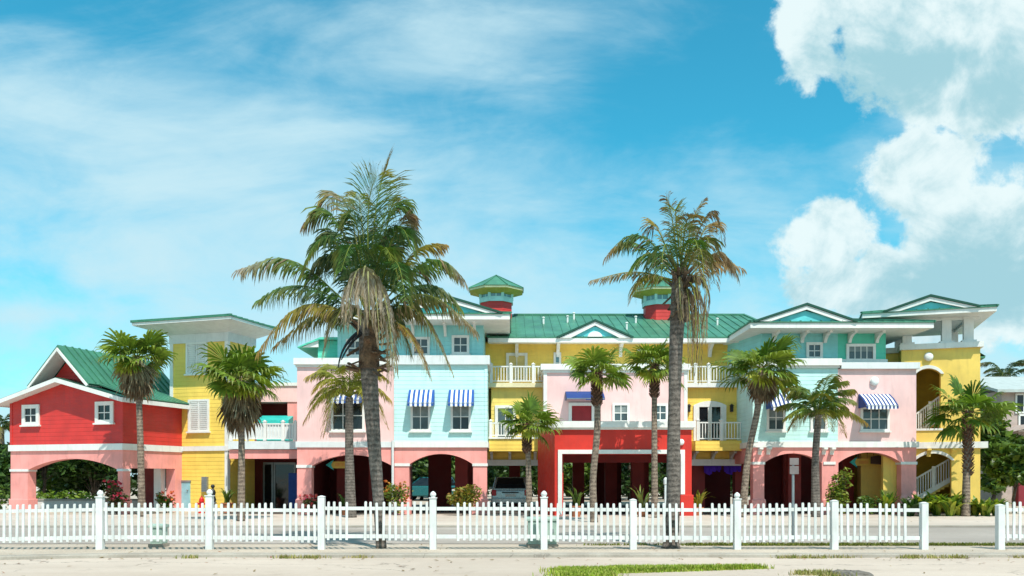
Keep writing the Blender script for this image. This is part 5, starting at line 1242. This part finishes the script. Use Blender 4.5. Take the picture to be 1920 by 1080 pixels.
blade_plant('leafy_shrub', 'bright leafy shrub inside the pink corner arch, before the yellow wall', 1664, 36.2, 1.15, 40, 50, CR, 'shrub', None, .12, .6, broad=True)
blade_plant('potted_palm', 'small potted palm inside the red portico, left of the pale curved trunk', 1080, 34.4, 1.0, 13, 51, MG, 'plant', 'potted palms at the portico', .14, .75, .45, True)
blade_plant('potted_palm', 'pale flowering potted plant inside the red portico, left of the right slender palm', 1204, 34.4, 1.15, 16, 52, [(.20,.24,.06), (.42,.40,.25), (.08,.14,.03)], 'plant', 'potted palms at the portico', .10, .8, .35, True)
blade_plant('yellow_agave', 'yellow spiky plant at the right foot of the red portico', 1308, 35.6, .9, 18, 53, [(.42,.36,.03), (.30,.28,.03), (.16,.2,.03)], 'plant', None, .12, 1.0, .35, True, broad=True)
blade_plant('spiky_plant', 'small spiky plant at the downpipe of the yellow stair tower', 426, 38.6, .9, 20, 54, MG, 'plant', None, .07, .9, .45, True)
blade_plant('spiky_plant', 'sparse plant beside the thin trunk under the pink block arch', 646, 36.0, .95, 12, 55, DG, 'plant', None, .07, .9, .3, True)
def bush(name, label, px, Y, w, h, seed, cols, flowers=None, n=900, size=.09):
    rnd = random.Random(seed); root = empty(name, (WX(px, Y), Y, 0), label, 'shrub', None); mb = MB()
    for i in range(9): leaf_cloud(mb, (rnd.uniform(-.35,.35)*w, rnd.uniform(-.2,.2)*w, h*rnd.uniform(.25,.8)), (w*.3, w*.3, h*.25), n//9, size, cols, rnd)
    mb.build('foliage', BROAD, root)
    if flowers:
        for i in range(26):
            q = MB(); leaf_cloud(q, (rnd.uniform(-.5,.5)*w, rnd.uniform(-.4,.1)*w, h*rnd.uniform(.4,1.08)), (.05,.05,.05), 8, .065, flowers, rnd); q.build('flower', BROAD, root)
    q = MB()
    for i in range(6): q.bar((0,0,0), (rnd.uniform(-.4,.4)*w, rnd.uniform(-.2,.2)*w, h*.8), .025, .025)
    q.build('stem', TRUNKT, root)
bush('croton_bush', 'wide yellow-green croton bush under the mint arch', 868, 35.6, 1.5, 1.3, 61, [(.20,.20,.03), (.32,.28,.04), (.10,.14,.02), (.30,.16,.04)], None, 1300)
bush('flowering_bush', 'loose flowering bush with orange blossoms at the pier between pink and mint blocks', 742, 35.9, 1.3, 1.35, 62, [(.10,.16,.02), (.20,.22,.03)], [(.65,.16,.05), (.6,.3,.05)], 500)
bush('flowering_bush', 'red flowering bush at the corner pier of the red house', 219, 36.2, .9, 1.35, 63, [(.06,.10,.02), (.12,.05,.03)], [(.5,.02,.06), (.45,.05,.1)], 600)
bush('flowering_bush', 'low orange flowering shrub left of the pale blue door', 312, 38.4, .8, .95, 64, [(.10,.16,.02)], [(.7,.2,.06), (.65,.1,.1)], 400)
bush('flowering_bush', 'small pink flowering shrub at the first pier of the pink block', 580, 36.1, .7, .8, 65, [(.10,.10,.03)], [(.6,.06,.12), (.6,.15,.1)], 250)
bush('conifer_shrub', 'slim upright feathery shrub at the pier between turquoise and pink arches', 1570, 35.8, .9, 2.0, 66, [(.14,.20,.02), (.22,.24,.03), (.10,.15,.02)], None, 900)
bush('conifer_shrub', 'low dark shrub in front of the sign inside the pink corner arch', 1632, 36.3, .9, .8, 67, MG, None, 500)

# ================================================================== STREET THINGS
def cabinet(label, px0, px1, ptop, Y, d):
    x0, x1 = WX(px0, Y), WX(px1, Y); zt = WZ(ptop, Y); root = empty('utility_cabinet', ((x0+x1)/2, Y, 0), label, 'utility box', 'utility boxes behind the fence'); w = (x1-x0)/2
    MB().box(-w-.03, w+.03, -.03, d+.03, 0, .07).build('base', KERB, root)
    MB().box(-w, w, 0, d, .07, zt-.06).build('body', BOXGR, root, bevel=.012)
    q = MB(); q.prism_x([(-.03, zt-.058), (d+.03, zt-.058), (d+.03, zt), (d*.5, zt+.03), (-.03, zt)], -w-.03, w+.03); q.build('lid', BOXGR, root, bevel=.008)
    q = MB(); q.box(-w+.04, w-.04, -.012, -.001, .13, zt-.1); dr = q.build('door', BOXGR, root); q = MB(); q.box(w-.10, w-.07, -.035, -.013, zt*.5, zt*.5+.09); q.build('handle', GREYM, dr)
cabinet('small pale green utility box behind the second fence bay', 281, 303, 985, 19.55, .35)
cabinet('larger pale green utility box behind the tall middle fence post', 990, 1044, 972, 19.5, .5)
def sign_post():
    Y = 20.3; root = empty('sign_post', (WX(1487, Y), Y, 0), 'thin grey metal post with two stacked sign backs behind the right of the fence', 'street sign')
    q = MB(); q.tube([(0,0,0), (0,0,WZ(860, Y))], [.032, .032], 8); q.build('post', GREYM, root)
    for (a, c) in ((859, 872), (874, 889)):
        q = MB(); x0, x1 = WX(1479.5, Y)-WX(1487, Y), WX(1496.5, Y)-WX(1487, Y); q.box(x0, x1, -.05, -.038, WZ(c, Y), WZ(a, Y)); s = q.build('sign_plate', SIGNBACK, root, bevel=.004)
        q = MB(); q.box(x0+.02, x1-.02, -.036, -.02, (WZ(a, Y)+WZ(c, Y))/2-.015, (WZ(a, Y)+WZ(c, Y))/2+.015); q.build('bracket', GREYM, s)
sign_post()
def arrow_sign(label, x0, x1, yt, yb, Y, xh, board=None):
    root = empty('arrow_sign', (WX((x0+x1)/2, Y), Y, WZ(yb, Y)), label, 'hanging sign', 'arrow signs hanging in the arches'); ox, oz = root.location.x, root.location.z
    X = lambda p: WX(p, Y)-ox; z0, z1 = 0, WZ(yt, Y)-oz; e = (z1-z0)*.28
    q = MB(); q.prism([(X(xh), z0), (X(x1), z0), (X(x1), z1), (X(xh), z1)], -.02, .02); bd = q.build('board', SIGNYEL, root)
    q = MB(); q.prism([(X(x0), (z0+z1)/2), (X(xh)+.12, z1+e), (X(xh)+.001, (z0+z1)/2), (X(xh)+.12, z0-e)], -.045, .03); q.build('arrow_head', SIGNTEAL, root)
    q = MB(); rnd = random.Random(int(x0))
    n = 9; a, c = X(xh)+.2, X(x1)-.08                                   # unreadable orange lettering strokes
    for i in range(n):
        l = a+(c-a)*i/n; wd = (c-a)/n*.62
        for k in range(3):
            if rnd.random() < .75: q.box(l, l+wd*rnd.uniform(.5, 1), -.026, -.0205, z0+.10+.10*k, z0+.13+.10*k)
        q.box(l, l+.025, -.0265, -.0206, z0+.08, z1-.09)
    q.build('lettering', mat('orange_lettering', (.60,.20,.05), .6), bd)
    q = MB()
    for f in (.25, .8): x = X(xh)+(X(x1)-X(xh))*f; q.bar((x, 0, z1), (x, 0, z1+.35), .015, .015)
    q.build('hanger', BLACKM, root)
arrow_sign('ochre sign with teal arrow head pointing left, hanging under the pink block arch', 611, 655, 865.5, 878, 37.9, 621)
arrow_sign('ochre sign with teal arrow head pointing left, hanging in the pink corner arch', 1593, 1632, 860, 873, 38.6, 1602)
def board_sign():
    Y = 38.4; root = empty('hanging_board', (WX(1647, Y), Y, WZ(872, Y)), 'dark brown wooden board hanging beside the arrow sign in the pink corner arch', 'hanging sign')
    w = (WX(1663, Y)-WX(1634, Y))/2; h = WZ(855, Y)-WZ(872, Y)
    q = MB(); q.prism([(-w, .06), (w, 0), (w, h-.04), (0, h+.03), (-w, h-.02)], -.03, .03); q.build('board', SIGNBR, root, bevel=.01)
    q = MB(); q.bar((-w*.6,0,h-.02),(-w*.6,0,h+.3),.015,.015); q.bar((w*.6,0,h-.03),(w*.6,0,h+.3),.015,.015); q.build('hanger', BLACKM, root)
board_sign()
def hydrant():
    Y = 38.2; root = empty('fire_hydrant', (WX(378, Y), Y, 0), 'red fire hydrant in front of the yellow stair tower', 'fire hydrant')
    q = MB(); q.lathe([(.15,0),(.15,.05),(.10,.06),(.10,.5),(.13,.51),(.13,.55),(.11,.56),(.10,.64),(.06,.70),(.02,.73)], 0, 0, 12); q.build('barrel', HYDR, root, smooth=False)
    for s in (-1, 1): q = MB(); q.tube([(0,0,.42),(s*.18,0,.42)], [.05,.05], 8); q.tube([(s*.18,0,.42),(s*.21,0,.42)], [.065,.065], 6); q.build('outlet', HYDR, root)
    q = MB(); q.tube([(0,0,.73),(0,0,.78)], [.03,.03], 5); q.build('cap_nut', HYDR, root)
hydrant()
def black_post():
    Y = 38.0; root = empty('garden_statue', (WX(399, Y), Y, 0), 'small black cast ornament on a pedestal beside the hydrant', 'statue')
    q = MB(); q.lathe([(.22,0),(.22,.06),(.14,.10),(.12,.42),(.17,.46),(.17,.5)], 0, 0, 12); q.build('pedestal', GREYM, root)
    q = MB(); q.lathe([(.12,.5),(.15,.6),(.10,.78),(.13,.92),(.10,1.02),(.05,1.08),(.04,1.12)], 0, 0, 12); q.ball((0,0,1.20), .09, 10); q.build('figure', BLACKM, root, smooth=True)
black_post()
def vending():
    Y = 39.4; root = empty('vending_machine', (WX(557, Y), Y, 0), 'blue vending machine in the dark recess beside the first salmon pier', 'vending machine')
    q = MB(); q.box(-.4, .4, 0, .7, .05, 1.8); q.build('cabinet', NAVY, root, bevel=.02); q = MB(); q.box(-.34, .14, -.012, -.001, .5, 1.7); q.build('front_panel', NAVY, root); q = MB(); q.box(.2, .34, -.02, -.001, .9, 1.4); q.build('coin_panel', GREYM, root); q = MB(); q.box(-.38, .38, .02, .68, 0, .048); q.build('base', BLACKM, root)
vending()
def car(label, px, Y, paint, rz=0.0, name='parked_car', lift=0.0):
    root = empty(name, (WX(px, Y), Y, 0), label, 'car', 'cars parked behind the arches', rz); W = .92
    q = MB(); prof = [(.05,.42),(.0,.62),(.02,.98),(.12,1.02),(2.9,1.0),(3.6,.92),(4.3,.82),(4.42,.6),(4.38,.32),(.1,.32)]; q.prism_x(prof, -W, W); q.build('body', paint, root, bevel=.07)
    q = MB(); n = 0
    lo = [(.10,1.0),(2.95,1.0)]; zt = 1.62
    v = [(-W+.04,.08,1.0),(W-.04,.08,1.0),(W-.04,3.0,1.0),(-W+.04,3.0,1.0),(-W+.20,.38,zt),(W-.20,.38,zt),(W-.20,2.2,zt),(-W+.20,2.2,zt)]
    q.add(v, [(0,1,5,4),(1,2,6,5),(2,3,7,6),(3,0,4,7),(4,5,6,7),(3,2,1,0)]); cab = q.build('cabin', paint, root, bevel=.06)
    def on(face, ins, off):
        P = [Vector(v[i]) for i in face]; c = sum(P, Vector())/4; nn = (P[1]-P[0]).cross(P[3]-P[0]).normalized()
        return [p+(c-p)*ins+nn*off for p in P], [p+(c-p)*ins-nn*.01 for p in P]
    for nm, fc in (('rear_window', (0,1,5,4)), ('windscreen', (2,3,7,6)), ('side_window', (1,2,6,5)), ('side_window', (3,0,4,7))):
        a, b_ = on(fc, .16, .006); q = MB(); q.add(a+b_, [(0,1,2,3),(7,6,5,4),(0,4,5,1),(1,5,6,2),(2,6,7,3),(3,7,4,0)]); q.build(nm, GLASSD, cab)
    for s in (-1, 1):
        q = MB(); q.box(s*(W-.02), s*(W-.24), -.035, .05, .72, 1.0); q.build('tail_light', TAIL, root, bevel=.02)
        q = MB(); q.box(s*(W-.30), s*(W-.02), 4.33, 4.42, .62, .76); q.build('headlight', GLASSB, root, bevel=.02)
        q = MB(); q.box(s*(W+.0), s*(W+.16), 2.75, 2.9, .98, 1.12); q.build('wing_mirror', paint, root, bevel=.03)
        for y in (.85, 3.5):
            q = MB(); q.tube([(s*(W-.24), y, .33), (s*(W+.01), y, .33)], [.33, .33], 18); t = q.build('tyre', RUBBER, root)
            q = MB(); q.tube([(s*(W+.0), y, .33), (s*(W+.025), y, .33)], [.20, .18], 12); q.build('rim', CHROME, t)
    q = MB(); q.box(-W+.03, W-.03, -.09, .05, .36, .60); q.build('rear_bumper', paint, root, bevel=.03)
    q = MB(); q.box(-.26, .26, -.04, -.01, .68, .80); q.build('number_plate', WHITE, root)
    q = MB(); q.box(-.4, .4, -.03, .0, .84, .90); q.build('tailgate_handle', BLACKM, root)
car('silver hatchback seen from behind under the left yellow balconies', 957, 41.0, CARSIL)
car('teal car parked far behind the mint arch, left of its column', 850, 58.0, CARTEAL, R(70))
car('dark red car beyond the plants at the right end', 1886, 53.0, CARRED, R(80))
def house(name, label, x0, x1, Y, wz, rz_, depth, wall, roof, wins, cat='house', grp='houses in the background', base=0):
    X0, X1 = WX(x0, Y), WX(x1, Y); root = empty(name, ((X0+X1)/2, Y, 0), label, cat, grp); w = (X1-X0)/2
    q = MB(); q.box(-w, w, 0, depth, base, wz); q.build('wall', wall, root)
    q = MB(); e = .5; q.prism_x([(-e, wz-.12), (depth/2, rz_-.12), (depth+e, wz-.12), (depth+e, wz+.04), (depth/2, rz_+.04), (-e, wz+.04)], -w-e, w+e); q.build('roof', roof, root)
    for (a, c, t, bb) in wins:
        xa, xb, za, zb = WX(a, Y)-root.location.x, WX(c, Y)-root.location.x, WZ(bb, Y), WZ(t, Y)
        q = MB(); q.box(xa-.1, xb+.1, -.07, 0, za-.1, za); q.box(xa-.1, xb+.1, -.07, 0, zb, zb+.1); q.box(xa-.1, xa, -.07, 0, za, zb); q.box(xb, xb+.1, -.07, 0, za, zb); q.box((xa+xb)/2-.03,(xa+xb)/2+.03,-.05,0,za,zb); f = q.build('window', WHITE, root)
        q = MB(); q.box(xa, xb, -.03, .01, za, zb); q.build('pane', GLASSD, f)
    return root
hr = house('pink_house', 'dusty pink two-storey house with pale roof at the right edge', 1878, 2020, 48.0, WZ(733, 48), WZ(690, 48), 9, HOUSEP, mat('pale_metal_roof', (.42, .46, .44), .5), [(1906, 1932, 741, 772), (1912, 1940, 780, 806)])
q = MB(); q.box(WX(1903, 48)-hr.location.x, 7, -.35, -.002, 0, WZ(878, 48)); q.build('porch_wall', mat('dark_red_plank', (.22, .02, .03), .6), hr)
q = MB(); q.prism([(WX(1868, 48)-hr.location.x, WZ(812, 48)), (WX(1900, 48)-hr.location.x, WZ(798, 48)), (7, WZ(792, 48)), (7, WZ(799, 48)), (WX(1900, 48)-hr.location.x, WZ(805, 48))], -1.6, 0); q.build('porch_roof', HOUSEP, hr)
house('turquoise_cottage', 'small pale turquoise cottage behind the plants right of the tower', 1842, 1882, 56.0, WZ(868, 56), WZ(852, 56), 4, AQUA, AQUA, [(1853, 1866, 880, 900)])
house('tan_roof_house', 'low far house with tan tile roof seen through the red arch', 46, 92, 75.0, 2.0, 3.5, 8, HOUSEW, TANROOF, [(58, 68, 892, 902)])
house('white_villa', 'pale distant villa left of the red house', -60, 14, 80.0, 3.0, 4.6, 8, HOUSEW, mat('teal_roof', (.06, .30, .30), .5), [(2, 10, 880, 892)])
def low_wall():
    Y = 43.5; root = empty('garden_wall', (WX(120, Y), Y, 0), 'low pale garden wall behind the red house arch', 'wall'); w = 5.5
    MB().box(-w, w, 0, .25, 0, .42).build('wall', HOUSEW, root); MB().box(-w-.03, w+.03, -.04, .29, .421, .5).build('coping', KERB, root)
low_wall()
def bollard_light():
    Y = 34.6; root = empty('path_light', (WX(1248, Y), Y, 0), 'slim pale post beside the ragged coconut trunk, before the portico', 'post')
    q = MB(); q.tube([(0,0,0),(0,0,1.3)], [.06,.06], 10); q.build('post', GREYW, root); q = MB(); q.lathe([(.065,1.3),(.09,1.33),(.09,1.52),(.03,1.6)], 0, 0, 10); q.build('lamp_head', GREYW, root)
bollard_light()

# ================================================================== GRASS AND LITTER
def grass(label, spots, seed, cols, hmin, hmax, wd=.012, name='grass'):
    """spots: (px0,px1,Y0,Y1,count,z)"""
    rnd = random.Random(seed); mb = MB()
    for (a, c, y0, y1, n, z) in spots:
        for i in range(n):
            Y = rnd.uniform(y0, y1); x = WX(rnd.uniform(a, c), Y)
            if rnd.random() < .5: x += rnd.gauss(0, .15)
            edge = min(1, 4*(Y-y0)/(y1-y0+1e-6)+.3, 4*(y1-Y)/(y1-y0+1e-6)+.3); h = rnd.uniform(hmin, hmax)*edge; az = rnd.uniform(0, 6.28); l = rnd.uniform(.2, .7)*h
            col = rnd.choice(cols); k = rnd.uniform(.7, 1.2); col = tuple(v*k for v in col); d = Vector((math.cos(az), math.sin(az), 0)); s = Vector((-d.y, d.x, 0))*wd; p = Vector((x, Y, z))
            mb.add([p-s, p+s, p+d*l*.4+Vector((0,0,h*.6))+s*.7, p+d*l*.4+Vector((0,0,h*.6))-s*.7, p+d*l+Vector((0,0,h))], [(0,1,2,3),(3,2,4)], 0, col)
    o = mb.build(name, GRASSM); tag(o, kind='stuff', label=label, cat='grass')
GG = [(.30,.40,.04), (.38,.45,.06), (.22,.32,.03), (.46,.44,.12)]; GD = [(.36,.30,.12), (.28,.29,.07), (.44,.36,.18), (.22,.25,.06)]
def patch_spots():
    sp = []
    for i in range(20):
        t = i/20; a = 1046+(1425-1046)*t; c = 1046+(1425-1046)*(t+.055); yf = GY(1064) if t > .12 else 15.3; near = 13.6 if t < .35 else 13.6+1.5*(t-.35)/.65
        y0 = 14.2+.95*t**1.3 if t > .2 else 13.4; sp.append((a, c, y0*1.03, 15.62+.1*t, int(1500*(1-.8*t)), -KH))
    return sp
grass('bright green grass patch on the near road edge, bottom centre', patch_spots(), 1, GG, .04, .11, .010, 'grass_patch')
grass('thin green grass strip behind the fence base', [(1290, 1960, 19.9, 20.35, 5200, 0), (1100, 1300, 20.0, 20.3, 350, 0)], 2, [(.16,.19,.03), (.22,.22,.05), (.11,.14,.02)], .03, .08, .012, 'grass_strip')
grass('dry weeds growing along the kerb', [(522, 556, 17.5, 17.7, 130, -KH), (566, 600, 17.5, 17.75, 150, -KH), (345, 372, 17.5, 17.7, 60, -KH), (660, 690, 17.6, 17.75, 70, -KH), (1456, 1552, 17.5, 17.8, 330, -KH), (1560, 1600, 17.6, 17.8, 90, -KH), (1688, 1728, 17.5, 17.8, 170, -KH), (1736, 1815, 17.5, 17.8, 210, -KH), (1492, 1560, 14.5, 15.0, 420, -KH), (1535, 1580, 14.2, 14.6, 200, -KH), (1900, 1930, 17.6, 17.8, 60, -KH)], 3, GD, .03, .10, .010, 'kerb_weeds')
def rock():
    rnd = random.Random(4); Y = 14.6; mb = MB(); n = 24; pts = []
    for j in range(5):
        for i in range(n):
            a = 2*math.pi*i/n; r = [1, .92, .75, .45, .1][j]*(1+.25*math.sin(3*a+1)+rnd.uniform(-.12, .12)); pts.append((math.cos(a)*.36*r, math.sin(a)*.22*r, [0, .035, .06, .075, .08][j]*(1+rnd.uniform(-.2, .2))))
    mb.add(pts, [(j*n+i, j*n+(i+1)%n, (j+1)*n+(i+1)%n, (j+1)*n+i) for j in range(4) for i in range(n)]+[tuple(range(4*n, 5*n))])
    o = mb.build('broken_kerb_stone', ROCK); o.location = (WX(1590, Y), Y, -KH-.005); o.rotation_euler = (0, 0, R(-18)); tag(o, 'flat dark broken stone lying on the near road, bottom right', 'stone')
rock()

def litter():
    rnd = random.Random(9); mb = MB()
    for i in range(260):
        Y = rnd.choice([rnd.uniform(17.0, 17.74), rnd.uniform(18.1, 20.3), rnd.uniform(20.4, 35.5), rnd.uniform(13.6, 17.5)]); x = rnd.uniform(-.62, .62)*Y
        z = (-KH if Y < kerb_y(x) else .0)+.016; a = rnd.uniform(0, 6.28); l = rnd.uniform(.025, .07); d = Vector((math.cos(a), math.sin(a), rnd.uniform(0, .35)))*l; s_ = Vector((-math.sin(a), math.cos(a), rnd.uniform(-.3, .3)))*l*.35; p = Vector((x, Y, z))
        c = rnd.choice([(.30,.22,.13), (.40,.31,.20), (.24,.17,.10), (.34,.16,.10)])
        mb.add([p-d, p-s_+Vector((0,0,.008)), p+d, p+s_], [(0,1,2,3)], 0, c)
    tag(mb.build('fallen_leaves', DRYLEAF), kind='stuff', label='small dry leaves scattered over road, verge and pavement', cat='leaves')
litter()
